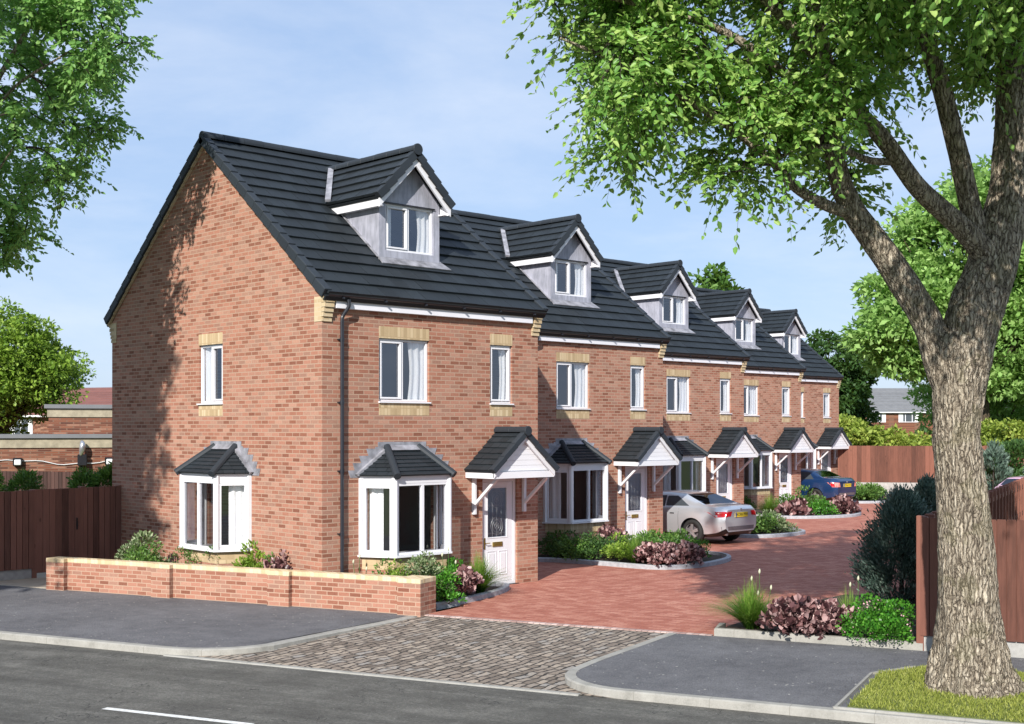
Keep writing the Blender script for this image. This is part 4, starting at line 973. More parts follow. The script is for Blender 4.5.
    # wheels
    for ya in axl:
        for s_ in (-1,1):
            x=s_*(hw-.115-.02); t=MB(); prf=[(-.1,.20),(-.1,.29),(-.075,wr-.006),(0,wr),(.075,wr-.006),(.1,.29),(.1,.215),(.06,.21)]
            vs=[];n=36
            for a in range(n):
                an=2*math.pi*a/n
                for px,pr in prf: vs.append((x+s_*px,ya+pr*math.cos(an),wr+pr*math.sin(an)))
            k=len(prf); t.add(vs,[(a*k+j,a*k+j+1,((a+1)%n)*k+j+1,((a+1)%n)*k+j) for a in range(n) for j in range(k-1)])
            wh=t.build('wheel',M['rubber'],root,smooth=True)
            r=MB(); 
            for a in range(5):
                for dd in (-.11,.11):
                    an=2*math.pi*a/5+.3; r.bar((x+s_*.085,ya+.04*math.cos(an+dd*4),wr+.04*math.sin(an+dd*4)),(x+s_*.07,ya+.215*math.cos(an+dd),wr+.215*math.sin(an+dd)),.03,.035)
            ringp=[(x+s_*.07,ya+.222*math.cos(2*math.pi*a/32),wr+.222*math.sin(2*math.pi*a/32)) for a in range(33)]; r.tube(ringp,.018,6,cap=False)
            r.tube([(x+s_*.05,ya,wr),(x+s_*.095,ya,wr)],.05,12); r.build('rim',M['alloy'],wh)
            d=MB(); d.tube([(x-s_*.02,ya,wr),(x+s_*.0,ya,wr)],.21,24); d.build('brake_disc',M['bumper'],wh)
    mr=MB()
    for s_ in (-1,1): mr.box(s_*(hw-.02)-.09,s_*(hw-.02)+.13 if s_>0 else s_*(hw-.02)+.09,.63*L,.655*L,.95,1.07)
    mr.build('door_mirror',paintm,body,bevel=.02)
    sl=MB()
    for s_ in (-1,1):
        for f in ((.30,.63) if kind=='coupe' else (.27,.445,.64)):
            pts=[]
            for z in np.linspace(.32,.93,8):
                h=bvh.ray_cast(V((s_*2,f*L,z)),V((-s_,0,0)))
                if h[0] is not None: pts.append(h[0]+V((s_*.0015,0,0)))
            if len(pts)>2: sl.tube(pts,.004,4)
        h=bvh.ray_cast(V((s_*2,.4*L,.80)),V((-s_,0,0)))[0]; 
        if h is not None: sl.box(h.x-.015,h.x+.015,.33*L,.36*L,.79,.815)
    sl.build('door_gap',M['black'],body)
    if kind=='coupe' and 0: pass
    return root
loft_car('parked_car',(14.80,2.02,0),0,'silver coupe parked nose in beside the second house with its rear facing the driveway',M['silver'],4.62,1.85,1.37,'coupe')
loft_car('parked_car',(31.93,9.45,0),0,'dark blue saloon parked between the fourth and the farthest house',M['blue'],4.5,1.82,1.42,'saloon')
p_=W(43,16.9); loft_car('parked_car',(p_.x,p_.y,0),R(-80),'pink car mostly hidden behind the right fence, only its roof showing',M['pink'],4.2,1.75,1.40,'saloon')
# ------------------------------------------------------------------ plants
def ell_pts(n,r,shell=.55,zmin=-.2):
    u=unit(n*3); u=u[u[:,2]>zmin][:n]; k=len(u); rad=shell+(1-shell)*rng.random(k)**.6
    return u*rad[:,None]*np.array(r), u
def mound(name,x,y,h,r,mat,label,cat='shrub',n=900,leaf=.05,wr=.5,kind='round',group=None,base=.04,elong=1.,nudge=.7,z0=None):
    x+=CD[0]*r*nudge; y+=CD[1]*r*nudge
    root=empty(name,(x,y,base),rng.random()*6.28 if 0 else 0,label,cat,group)
    h=h-base
    # lumpy crown made of sub-clumps
    nc=18; n=int(n*1.5); cc,_=ell_pts(nc,(r*.72,r*.72*elong,h*.62),.3,-.1); cc[:,2]=np.abs(cc[:,2])*.9+h*.12; nc=len(cc)
    pos=[];nr=[]
    for c in cc:
        k=n//nc; u=unit(k); u[:,2]=np.abs(u[:,2])*.9-.25; rr=r*.42*(.55+.45*rng.random(k)); p=c+u*rr[:,None]; p[:,2]=np.maximum(p[:,2],.01); pos.append(p); nr.append(u)
    pos=np.concatenate(pos); nr=np.concatenate(nr);
    pos[:,2]*=h/np.percentile(pos[:,2],97); q_=np.percentile(np.hypot(pos[:,0],pos[:,1]),94); pos[:,:2]*=1.06*r/q_; cc[:,:2]*=.9; nr[:,2]+=.1
    d=nr+.6*unit(len(nr))+np.array([0,0,.35]); nn=np.cross(d,unit(len(nr)))
    L=leaf*(.7+.6*rng.random(len(pos)))
    leaf_obj('foliage',pos,d,nn,L,L*wr,mat,root,simple_=(leaf<.06))
    s=MB()
    for c in cc[:8]: s.tube([(0,0,-.02),(c[0]*.5,c[1]*.5,c[2]*.5),tuple(c)],[.012,.008,.004],5)
    s.build('stem',M['twig'],root)
    return root
def blades(root,n,h,spread,mat,w=.008,name='foliage',droop=.6):
    base=unit(n)*.06; base[:,2]=0; az=rng.random(n)*6.28; lean=rng.random(n)**.7
    out=np.stack([np.cos(az),np.sin(az),np.zeros(n)],1); hh=h*(.75+.4*rng.random(n))
    segs=5; vs=np.zeros((n,(segs+1)*2,3)); side=np.stack([-np.sin(az),np.cos(az),np.zeros(n)],1)
    for k in range(segs+1):
        f=k/segs; p=base+out*(spread*lean*(f**1.4))[:,None]; p[:,2]+=hh*(f*1.25-droop*lean*f*f*1.1)*(1-.25*lean); ww=w*(1-f*.93)
        vs[:,2*k]=p-side*ww; vs[:,2*k+1]=p+side*ww
    vs[:,:,2]=np.maximum(vs[:,:,2],.005)
    m=(segs+1)*2; b=(np.arange(n)*m)[:,None,None]; q=np.array([[2*k,2*k+1,2*k+3,2*k+2] for k in range(segs)])[None]; loops=(b+q).reshape(-1,4); nf=len(loops)
    me=bpy.data.meshes.new(name); me.vertices.add(n*m); me.vertices.foreach_set('co',vs.reshape(-1).astype(np.float32)); me.loops.add(nf*4); me.loops.foreach_set('vertex_index',loops.reshape(-1).astype(np.int32)); me.polygons.add(nf); me.polygons.foreach_set('loop_start',(np.arange(nf)*4).astype(np.int32)); me.polygons.foreach_set('loop_total',np.full(nf,4,np.int32)); me.update()
    rd=np.clip(rng.random(n)[:,None]*.6+np.linspace(0,.5,segs)[None],0,1); at=me.attributes.new('rnd','FLOAT','FACE'); at.data.foreach_set('value',rd.reshape(-1).astype(np.float32)); me.materials.append(mat)
    o=bpy.data.objects.new(name,me); col.objects.link(o); o.parent=root; return o
def tuft(x,y,h,r,label,n=260,flowers=0,base=.04):
    x+=CD[0]*r*.7; y+=CD[1]*r*.7
    root=empty('ornamental_grass',(x,y,base),0,label,'grass plant'); blades(root,int(n*3),(h-base)*1.0,r*2.3,M['blade'],.007)
    return root
def flowerspike(x,y,h,label,n=3,base=.04):
    root=empty('flowering_plant',(x,y,base),0,label,'flower')
    s=MB(); f=MB()
    for k in range(n):
        a=k*2.3; px,py=.09*math.cos(a)*(k%3),.09*math.sin(a)*(k%3+.5); hh=h*(1-.13*k)
        s.tube([(px*.3,py*.3,0),(px*.7,py*.7,hh*.6),(px,py,hh)],[.006,.005,.004],5)
        f.tube([(px,py,hh-.02),(px,py,hh+.01),(px+.004,py,hh+.035),(px+.006,py,hh+.06)],[.008,.018,.015,.003],8)
    s.build('stem',M['twig'] if 0 else M['stemgreen'],root); f.build('flower_head',M['flower'],root,smooth=True); blades(root,26,h*.6,.12,M['blade'],.012)
M['stemgreen']=simple('green_stem',(.06,.14,.03),.6)
def conifer(x,y,h,r,label,mat,n=9000,leaf=.07,name='conifer'):
    root=empty(name,(x,y,0),0,label,'conifer')
    nb=int(n/60); pos=[];d=[];t=rng.random(nb)**.8; 
    for i in range(nb):
        z=h*(.03+.95*t[i]); f=t[i]; rr=r*min(1,(f*6+.35))*(1-f**2.2)**.75*(.72+.36*rng.random())+.03; a=rng.random()*6.28
        tip=np.array([rr*math.cos(a),rr*math.sin(a),z+.12]); st=np.array([rr*.25*math.cos(a),rr*.25*math.sin(a),z-.12]); k=60
        s=.35+.65*rng.random(k); p=st+(tip-st)*s[:,None]+rng.normal(size=(k,3))*np.array([.055,.055,.06])*r/.8; pos.append(p); dd=(tip-st)/np.linalg.norm(tip-st)+.55*unit(k)+np.array([0,0,.45]); d.append(dd)
    pos=np.concatenate(pos); d=np.concatenate(d); pos[:,2]=np.maximum(pos[:,2],.02); q_=np.percentile(np.hypot(pos[:,0],pos[:,1]),96); pos[:,:2]*=r/q_
    rd=np.clip(np.repeat(rng.random(nb),60)*.45+rng.random(len(pos))*.55,0,1)
    L=leaf*(.6+.8*rng.random(len(pos))); leaf_obj('foliage',pos,d,unit(len(pos)),L,L*.33,mat,root,rnd=rd,simple_=True)
    s=MB(); s.tube([(0,0,-.05),(0,0,h*.5),(0.02,0,h*.92)],[.05*r/.8,.035*r/.8,.01],7); s.build('trunk',M['twig'],root)
# front garden behind the low wall
mound('leafy_shrub',-1.0,4.55,.95,.50,M['variegated'],'largest grey green shrub behind the left end of the low wall',n=1500,leaf=.07)
mound('leafy_shrub',-.9,3.3,.78,.40,M['leaf_mid'],'low dark green plant under the left side of the gable bay window',n=700,leaf=.05)
mound('leafy_shrub',-.75,2.55,.80,.38,M['leaf_mid'],'low green plant under the middle of the gable bay window',n=700,leaf=.05)
mound('leafy_shrub',-.35,1.85,.84,.36,M['leaf_bright'],'round bright green bush behind the low wall right of the gable bay',n=900,leaf=.08)
mound('purple_plant',-.1,1.05,.76,.34,M['heuchera'],'purple leaved plant behind the low wall near the house corner',cat='plant',n=2*330,leaf=.09,wr=.85)
flowerspike(.62,-.25,.78,'white flowers on stems by the foot of the black downpipe',3)
mound('leafy_shrub',.62,-.95,.70,.3,M['leaf_mid'],'small green plant under the left side of the front bay window',n=600,leaf=.06)
mound('leafy_shrub',1.15,-1.35,.80,.40,M['variegated'],'grey green shrub under the front bay window behind the wall end',n=1300,leaf=.06)
mound('leafy_shrub',1.42,-1.62,.55,.24,M['cover'],'dark green bush tucked against the end of the low wall',n=700,leaf=.06,nudge=.4)
mound('purple_plant',1.98,-1.38,.5,.30,M['heuchera'],'purple leaved plant in the small bed left of the nearest front door',cat='plant',n=2*420,leaf=.09,wr=.85,nudge=.5)
tuft(2.75,-1.02,.66,.36,'arching grass clump beside the nearest front door',330)
mound('leafy_shrub',2.5,-.72,.62,.26,M['cover'],'dark leafy shrub behind the grass clump at the nearest door',n=500,leaf=.07,nudge=.2)
flowerspike(2.15,-.85,.85,'cream flowers rising behind the purple plant near the nearest door',3)
mound('leafy_shrub',-1.35,4.0,.80,.38,M['leaf_mid'],'mid green plant between the largest grey green shrub and the gable bay',n=800,leaf=.06)
mound('leafy_shrub',-.1,1.4,.74,.3,M['leaf_mid'],'small dark green plant between the bright bush and the purple plant behind the wall',n=500,leaf=.06)
mound('leafy_shrub',.5,.15,.62,.24,M['leaf_mid'],'low green plant at the outer brick corner of the nearest house',n=450,leaf=.06)
mound('leafy_shrub',.85,-1.05,.68,.30,M['leaf_bright'],'light green plant under the middle of the front bay window',n=700,leaf=.05)
mound('leafy_shrub',1.7,-1.0,.60,.28,M['leaf_mid'],'green plant behind the purple one under the right side of the front bay',n=600,leaf=.06,nudge=.3)
# second house bed
mound('leafy_shrub',8.35,1.95,.5,.42,M['leaf_mid'],'low green plant at the kerb of the left part of the second house bed',n=1000,leaf=.06,nudge=.1)
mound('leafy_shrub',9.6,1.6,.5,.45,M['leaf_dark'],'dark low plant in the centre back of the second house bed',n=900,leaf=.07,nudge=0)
mound('leafy_shrub',9.3,.5,.5,.40,M['leaf_mid'],'low green plant right behind the front purple plants of the second house bed',n=900,leaf=.06,nudge=0)
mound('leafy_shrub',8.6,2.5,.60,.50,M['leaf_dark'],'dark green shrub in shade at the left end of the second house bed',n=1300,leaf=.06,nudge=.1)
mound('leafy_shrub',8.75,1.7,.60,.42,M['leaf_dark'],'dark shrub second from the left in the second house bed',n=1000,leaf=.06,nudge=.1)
mound('leafy_shrub',8.75,.95,.60,.36,M['leaf_bright'],'bright green bush left of the grass clump in the second house bed',n=900,leaf=.06,nudge=.1)
tuft(8.65,.35,.62,.36,'grass clump between green bush and purple plants in the second house bed',300)
mound('purple_plant',8.85,-.1,.46,.46,M['heuchera'],'left purple leaved plant at the front of the second house bed',cat='plant',n=2*560,leaf=.09,wr=.85,nudge=.0)
mound('purple_plant',9.5,-.25,.44,.46,M['heuchera'],'right purple leaved plant at the front of the second house bed',cat='plant',n=2*560,leaf=.09,wr=.85,nudge=.0)
mound('purple_plant',9.9,2.2,.62,.36,M['heuchera'],'purple leaved plant at the back of the bed below the second bay window',cat='plant',n=2*400,leaf=.09,wr=.85,nudge=.0)
mound('leafy_shrub',10.0,1.0,.58,.60,M['leaf_mid'],'wide mid green shrub in the middle of the second house bed',n=1500,leaf=.07,nudge=.0)
mound('leafy_shrub',10.8,.9,.55,.50,M['leaf_mid'],'mid green shrub at the back right of the second house bed',n=1300,leaf=.07,nudge=.0)
mound('leafy_shrub',10.5,.1,.50,.40,M['cover'],'fresh green plant at the right tip of the second house bed',n=1100,leaf=.05,nudge=.0)
# third
mound('leafy_shrub',17.35,3.5,.58,.60,M['leaf_mid'],'green shrub at the kerb just right of the silver car',n=1500,leaf=.08,nudge=.0)
mound('leafy_shrub',18.3,3.5,.55,.55,M['variegated'],'grey green shrub at the tip of the third house bed',n=1300,leaf=.08,nudge=.0)
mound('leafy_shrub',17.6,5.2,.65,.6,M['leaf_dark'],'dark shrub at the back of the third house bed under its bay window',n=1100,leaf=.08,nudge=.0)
flowerspike(17.3,4.6,.75,'white flower stems beside the silver car',3)
# fourth
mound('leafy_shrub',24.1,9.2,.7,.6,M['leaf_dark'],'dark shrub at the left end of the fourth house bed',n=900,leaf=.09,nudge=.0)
tuft(24.1,7.6,.72,.5,'grass clump in the fourth house bed',260)
mound('purple_plant',24.6,6.9,.5,.5,M['heuchera'],'left purple leaved plant in the fourth house bed',cat='plant',n=420,leaf=.15,wr=.85,nudge=.0)
mound('leafy_shrub',26.6,8.0,.75,.8,M['leaf_mid'],'wide green shrub at the back of the fourth house bed before the blue car',n=1500,leaf=.09,nudge=.0)
mound('leafy_shrub',25.6,6.5,.5,.5,M['cover'],'fresh green plant between the two purple plants of the fourth house bed',n=900,leaf=.07,nudge=.0)
mound('purple_plant',26.9,6.5,.52,.5,M['heuchera'],'right purple leaved plant in the fourth house bed',cat='plant',n=420,leaf=.15,wr=.85,nudge=.0)
mound('leafy_shrub',34.3,10.3,.62,.7,M['leaf_mid'],'green shrub just right of the blue car',n=1300,leaf=.1,nudge=.0)
mound('leafy_shrub',35.3,10.6,.6,.7,M['leaf_mid'],'green shrub at the right tip of the farthest house bed',n=1300,leaf=.1,nudge=.0)
# entrance bed at right
tuft(2.85,-7.0,.66,.42,'big spiky grass clump at the left end of the entrance bed',420,base=.05)
flowerspike(3.2,-6.85,.85,'cream flower spikes behind the entrance grass clump',4)
mound('purple_plant',3.05,-7.6,.5,.40,M['heuchera'],'large purple leaved plant in the middle of the entrance bed',cat='plant',n=2*560,leaf=.095,wr=.85,nudge=.25)
mound('purple_plant',3.2,-8.05,.48,.36,M['heuchera'],'second purple leaved plant touching the green ground cover in the entrance bed',cat='plant',n=2*260,leaf=.09,wr=.85,nudge=.3)
tuft(4.0,-7.95,.58,.25,'small grass clump between purple plant and flowering cover',140)
flowerspike(4.25,-7.9,.75,'single cream flower spike in front of the dark conifer',2)
cv=mound('flowering_ground_cover',3.5,-8.75,.56,.56,M['cover'],'glossy green ground cover with tiny pink flowers by the right fence end',cat='plant',n=3600,leaf=.045,wr=.7,nudge=.35,elong=1.0)
def petals(cv,n,r,h):
    u=unit(n*2); u=u[u[:,2]>.1][:n]; p=u*np.array([r,r,h*.98]); leaf_obj('flower',p,u+.3*unit(len(u)),unit(len(u)),.03,.03,M['petal'],cv,simple_=True)
petals(cv,120,.47,.56)
conifer(7.55,-6.75,1.86,.72,'large dark green conifer at the corner of the right bed',M['conifer'],24000,.075)
conifer(9.9,-6.0,2.0,.55,'second paler conifer behind the large one beside the fence',M['conifer2'],12000,.08)
conifer(14.3,-3.9,1.75,.62,'lighter blue green conifer farther along the right fence',M['conifer2'],6000,.09)
conifer(*W(50,18.85)[:2],2.34,.75,'pale blue conifer before the far fence right of the trunk',M['conifer2'],5000,.16)
mound('leafy_shrub',*W(52,20.4)[:2],2.35,1.25,M['leaf_dark'],'dark green bush before the far fence near the right picture edge',n=3500,leaf=.16,nudge=0)
conifer(*W(48,19.9)[:2],2.05,.7,'pale conifer behind the pink car at the right picture edge',M['conifer2'],4000,.16)
# hedge behind left fence
for i,(L,hh,lab) in enumerate(((-12.0,1.95,'feathery green bush left in the row behind the left fence'),(-10.9,1.93,'feathery green bush second in the row behind the left fence'),(-9.95,1.95,'feathery green bush third in the row behind the side gate'),(-9.05,2.12,'tallest green bush behind the fence beside the gable wall'))):
    p=W(29,L); mound('hedge_bush',p.x,p.y,hh+.0,.62,M['leaf_mid'],lab,n=4200,leaf=.1,wr=.35,nudge=0,group='bushes behind the left fence')
# lawn blades on the verge
def lawn():
    n=26000; t=7.85+rng.random(n)*3.2; m=.47+rng.random(n)*2.9; ok=(m<2.6)|(m<2.6+(t-7.85)*1.4)&(m<3.45); t=t[ok];m=m[ok]; k=len(t)
    pos=np.stack([K0[0]+t*RU[0]+m*RM[0],K0[1]+t*RU[1]+m*RM[1],np.full(k,.018)],1)
    d=unit(k)*.75; d[:,2]=np.abs(d[:,2])+.7
    tag(leaf_obj('grass',pos,d,unit(k),.045*(.5+rng.random(k)),.009,M['lawn'],simple_=True),'short yellow green grass round the foot of the big tree','grass',kind='stuff')
lawn()
# ------------------------------------------------------------------ trees
def tri_tubes(P,rad,name,mat,parent):
    """P (n,k,3) polylines, rad (n,k)"""
    n,k,_=P.shape; T=np.gradient(P,axis=1); T/=np.linalg.norm(T,axis=2,keepdims=True)+1e-9
    ref=np.array([.3,.2,.93]); a=np.cross(T,ref); a/=np.linalg.norm(a,axis=2,keepdims=True)+1e-9; b=np.cross(T,a)
    vs=np.stack([P+(a*math.cos(q)+b*math.sin(q))*rad[:,:,None] for q in (0,2.094,4.189)],2) # n,k,3,3
    vs=vs.reshape(-1,3); base=(np.arange(n)*k*3)[:,None,None]; q=np.array([[i*3+j,i*3+(j+1)%3,(i+1)*3+(j+1)%3,(i+1)*3+j] for i in range(k-1) for j in range(3)])[None]
    loops=(base+q).reshape(-1,4); nf=len(loops); me=bpy.data.meshes.new(name); me.vertices.add(len(vs)); me.vertices.foreach_set('co',vs.reshape(-1).astype(np.float32)); me.loops.add(nf*4); me.loops.foreach_set('vertex_index',loops.reshape(-1).astype(np.int32)); me.polygons.add(nf); me.polygons.foreach_set('loop_start',(np.arange(nf)*4).astype(np.int32)); me.polygons.foreach_set('loop_total',np.full(nf,4,np.int32)); me.update(); me.materials.append(mat)
    o=bpy.data.objects.new(name,me); col.objects.link(o); o.parent=parent; return o
def near_tree(root,limbs,ells,mat,tw_per=5,twl=.6,leafL=.085,leaves=15,droop=.35,seed=1,startr=.03,drop=.9):
    """limbs: list of (pts,radii) world; ells: (centre,(rx in view-right, ry in view-depth, rz), n)"""
    rr=random.Random(seed); nodes=[]
    base=V(root.location)
    for pts,rad,grow in limbs:
        if grow:
            P=cr(pts,4); k=len(P)
            for i in range(k//3,k): nodes.append(P[i])
    targets=[]
    for c,r,n in ells:
        c=V(c)
        for i in range(n):
            u=V(rng.normal(size=3)).normalized(); f=rr.uniform(.25,1)**.45
            L=u.x*r[0]*f; D=u.y*r[1]*f; z=u.z*r[2]*f
            targets.append(V((c.x+L*CR_[0]+D*CD[0],c.y+L*CR_[1]+D*CD[1],c.z+z)))
    lim=list(nodes); targets.sort(key=lambda t:min((t-n).length for n in lim))
    b=MB(); arr=np.array([tuple(n) for n in nodes]); depth=[0]*len(nodes)
    tips=[]
    for t in targets:
        dv=arr-np.array(tuple(t)); dist=np.linalg.norm(dv,axis=1)+np.array(depth)*.06; i=int(dist.argmin()); s=V(arr[i]); L=(t-s).length
        if L<.15: tips.append((t,V((0,0,1)))); continue
        mid=s.lerp(t,.5)+V((rr.uniform(-.12,.12),rr.uniform(-.12,.12),rr.uniform(.0,.2)))*min(L,1.2)
        P=cr([s,mid,t],3); rad0=min(.05,startr*(L**.6)+.004)/(1+.35*depth[i]); rad=[max(.004,rad0*(1-.8*k/(len(P)-1))) for k in range(len(P))]
        b.tube(P,rad,5,cap=False)
        new=np.array([tuple(p) for p in P[2:]]); arr=np.concatenate([arr,new]); depth+= [depth[i]+1]*len(new)
        tips.append((t,(t-mid).normalized()))
        tips.append((P[len(P)//2+1],(t-mid).normalized()))
    b.T=None
    b.v=[(v[0]-base.x,v[1]-base.y,v[2]-base.z) for v in b.v]
    b.build('branches',M['twig'],root,fix=False)
    n=len(tips)*tw_per; S=np.array([tuple(t) for t,_ in tips]).repeat(tw_per,0)-np.array(base); Dm=np.array([tuple(d) for _,d in tips]).repeat(tw_per,0)
    d=Dm*.7+unit(n)*.95+np.array([0,0,-.1]); d/=np.linalg.norm(d,axis=1,keepdims=True); l=twl*(.55+.7*rng.random(n)); dr=droop*(.4+rng.random(n))
    f=np.linspace(0,1,5); P=S[:,None]+d[:,None]*(l[:,None]*f)[:,:,None]; P[:,:,2]-=dr[:,None]*l[:,None]*f**2*1.4
    rad=np.broadcast_to(.0045*(1-.7*f),(n,5))
    tri_tubes(P,rad,'twigs',M['twig'],root)
    K=leaves; fl=np.linspace(.12,1.,K)[None]+rng.normal(size=(n,K))*.02; fl=np.clip(fl,.05,1.0)
    Q=S[:,None]+d[:,None]*(l[:,None]*fl)[:,:,None]; Q[:,:,2]-=dr[:,None]*l[:,None]*fl**2*1.4
    side=np.cross(d,np.array([0,0,1.])); side/=np.linalg.norm(side,axis=1,keepdims=True)+1e-6
    sg=np.where(np.arange(K)%2==0,1,-1)[None,:,None]
    ld=d[:,None]*.55+side[:,None]*sg*.75+np.array([0,0,-.35])+rng.normal(size=(n,K,3))*.3
    nn=np.array([-CD[0]*.45,-CD[1]*.45,.55])+rng.normal(size=(n,K,3))*.55
    Q=Q.reshape(-1,3); ld=ld.reshape(-1,3); nn=nn.reshape(-1,3); m=len(Q)
    LL=leafL*(.5+.75*rng.random(m)); rd=np.clip(rng.random(n).repeat(K)*.35+rng.random(m)*.65,0,1)
    o=leaf_obj('crown',Q,ld,nn,LL,LL*.52,mat,root,rnd=rd); return o
from mathutils import noise as mnoise
def limb(root,limbs,mat,name='trunk',seg=28,ridge=.05,cr_n=8):
    base=V(root.location); rr=random.Random(4); first=None
    b=MB()
    for li,(pts,rad,_) in enumerate(limbs):
        P=cr([V(p)-base for p in pts],cr_n); k=len(P); rs=np.interp(np.linspace(0,len(rad)-1,k),range(len(rad)),rad); n=seg if rad[0]>.13 else 12
        ph=[rr.uniform(0,6.28) for _ in range(6)]
        off=lambda i,th,ph=ph,li=li,k=k,P=P: 1+(.10*abs(mnoise.noise(V((math.cos(th)*7+li*9,math.sin(th)*7,P[i].z*1.6))))+.05*mnoise.noise(V((math.cos(th)*16,math.sin(th)*16+li,P[i].z*5)))-.02 if seg>40 else 0)+ridge*(math.sin(5*th+ph[0]+i*.09)+.6*math.sin(9*th+ph[1]-i*.13)+.4*math.sin(13*th+ph[2]+i*.2))*(1.6 if li==0 and P[i].z<.6 else .6)+rr.uniform(-.012,.012)
        b.tube(P,list(rs),n,True,off)
    return b.build(name,mat,root,smooth=True,fix=False)
def wl(D,px,py): # point of a limb, given distance ahead and where it appears; only used to lay the skeleton out
    L=(px-512)/1277*D; return W(D,L,3.08+(428-py)/1277*D)
# big street tree at right
base=W(15.0,5.40,0)
T1=empty('street_tree',base,0,'huge old lime tree with thick ridged forked trunk in the verge at right','tree')
tr=[((W(15,5.42,-.05),W(15,5.40,.12),W(15,5.39,.4),W(15,5.36,.95),W(15,5.33,1.7),W(15,5.27,2.5),W(15,5.22,3.1),W(15,5.25,3.6),W(15,5.27,3.95),W(15,5.27,4.2)),[.62,.52,.43,.345,.305,.272,.255,.30,.35,.27],False),
 ((wl(15,950,400),wl(15,940,365),wl(15,927,322),wl(15,890,262),wl(14.9,850,205),wl(14.7,833,150),wl(14.5,834,105),wl(14.2,822,40),wl(13.6,800,-60),wl(13,770,-160)),[.14,.18,.175,.158,.13,.105,.085,.07,.05,.03],True),
 ((wl(15,962,400),wl(15,968,365),wl(15,973,320),wl(15.1,993,262),wl(15.2,1008,200),wl(15.3,1013,140),wl(15.3,1016,60),wl(15,1024,-60),wl(14.6,1040,-200)),[.17,.25,.31,.28,.24,.22,.20,.15,.07],True),
 ((wl(15.05,998,268),wl(14.9,962,228),wl(14.7,918,187),wl(14.5,884,140),wl(14.3,845,97),wl(14,805,42),wl(13.4,740,-30),wl(12.6,680,-120)),[.16,.125,.105,.092,.08,.065,.045,.025],True),
 ((wl(15.1,992,262),wl(15.1,975,225),wl(15.0,957,148),wl(14.9,938,75),wl(14.8,918,20),wl(14.2,880,-80),wl(13.2,850,-170)),[.16,.125,.11,.105,.09,.06,.03],True),
 ((wl(14.9,858,215),wl(14.8,828,206),wl(14.6,797,188),wl(14.4,770,160),wl(14.2,720,120),wl(14,660,85),wl(13.9,600,55),wl(13.9,560,38)),[.08,.07,.06,.05,.045,.035,.025,.012],True),
 ((wl(14.6,898,162),wl(14.5,868,160),wl(14.3,835,147),wl(14.2,800,150),wl(14,760,165)),[.045,.04,.03,.022,.012],True),
 ((wl(14.3,832,110),wl(14.1,780,70),wl(13.9,720,30),wl(13.8,640,5),wl(13.6,570,-10)),[.07,.055,.045,.03,.012],True),
 ((wl(13.4,740,-30),wl(12.5,700,-150),wl(11.5,690,-260)),[.045,.035,.02],True),
 ((wl(15.3,1016,60),wl(15.2,990,0),wl(14,960,-120),wl(12,940,-300)),[.1,.08,.06,.03],True)]
limb(T1,tr,M['bark'],seg=110,ridge=.035,cr_n=22)
ell=[(W(14.4,2.6,8.6),(2.3,1.9,2.25),260),(W(14.2,1.1,8.9),(1.2,1.6,1.8),110),
 (W(14.0,1.25,6.75),(.4,.8,.7),22),(W(14.2,2.65,6.4),(.6,.9,.7),24),(W(14.2,3.5,6.6),(.5,.9,.6),20),(W(14.3,1.9,6.9),(.6,.9,.5),14),
 (W(15.4,3.95,6.1),(.3,.4,.4),8),
 (W(15.4,5.3,9.35),(2.7,1.8,2.15),280),(W(15.8,4.2,11.2),(4.0,2.4,2.2),120),(W(10.7,5.0,8.9),(2.2,3.0,2.2),270)]
near_tree(T1,tr,ell,M['leaf_big'],tw_per=5,twl=.6,leafL=.10,leaves=14,droop=.24,seed=3)
# tree off to the left whose crown reaches into view
base=W(23,-10.5,0)
T2=empty('street_tree',base,0,'leafy tree whose dark branches and fine leaves hang in at the upper left','tree')
tl=[((W(23,-10.5,-.05),W(23,-10.5,.6),W(23,-10.45,2.5),W(23,-10.4,4.2)),[.5,.36,.3,.28],False),
 ((W(23,-10.4,4.1),W(22.8,-10.2,6),W(22.6,-9.6,8.2),W(22.5,-8.6,10),W(22.4,-7.6,11.3)),[.16,.1,.06,.035,.015],True),
 ((W(23,-10.4,4.2),W(23.4,-11,7),W(23.6,-11.3,10),W(23.5,-11.2,13.5)),[.22,.17,.12,.04],True),
 ((W(22.9,-10.3,5.2),W(22.5,-9.8,6.4),W(22.2,-9.1,7.3),W(22.0,-8.6,7.9)),[.07,.04,.025,.012],True),
 ((W(22.7,-9.9,7.2),W(22.3,-8.9,8.8),W(22.2,-7.9,9.5),W(22.2,-7.2,9.9)),[.04,.028,.018,.008],True),
 ((W(23.4,-11,7),W(23.8,-12.6,8.5),W(24,-13.8,9.5)),[.1,.07,.03],True)]
limb(T2,tl,M['bark'])
near_tree(T2,tl,[(W(23,-10.9,10.0),(3.75,4.0,4.4),360),(W(23,-9.4,10.0),(2.1,3.0,3.4),110),(W(22.3,-7.4,10.4),(.9,1.5,1.3),44),(W(22,-9.0,6.6),(.8,1.2,.8),26)],M['leaf_left'],tw_per=5,twl=.5,leafL=.12,leaves=11,droop=.12,seed=5)
base=W(14.2,-13.4,0)
T3=empty('street_tree',base,0,'tree across the road left of the view, throwing its shade on the brick gable','tree')
t3=[((W(14.2,-13.4,-.05),W(14.2,-13.4,2),W(14.2,-13.4,5)),[.4,.3,.25],False),((W(14.2,-13.4,4.8),W(14.1,-13.3,8),W(14,-13.3,13)),[.22,.16,.06],True),((W(14.2,-13.4,5),W(14.5,-14,8),W(14.8,-14.6,11)),[.18,.12,.05],True),((W(14.2,-13.4,6),W(14,-12.6,9),W(13.8,-12.1,12)),[.15,.1,.04],True)]
limb(T3,t3,M['bark'])
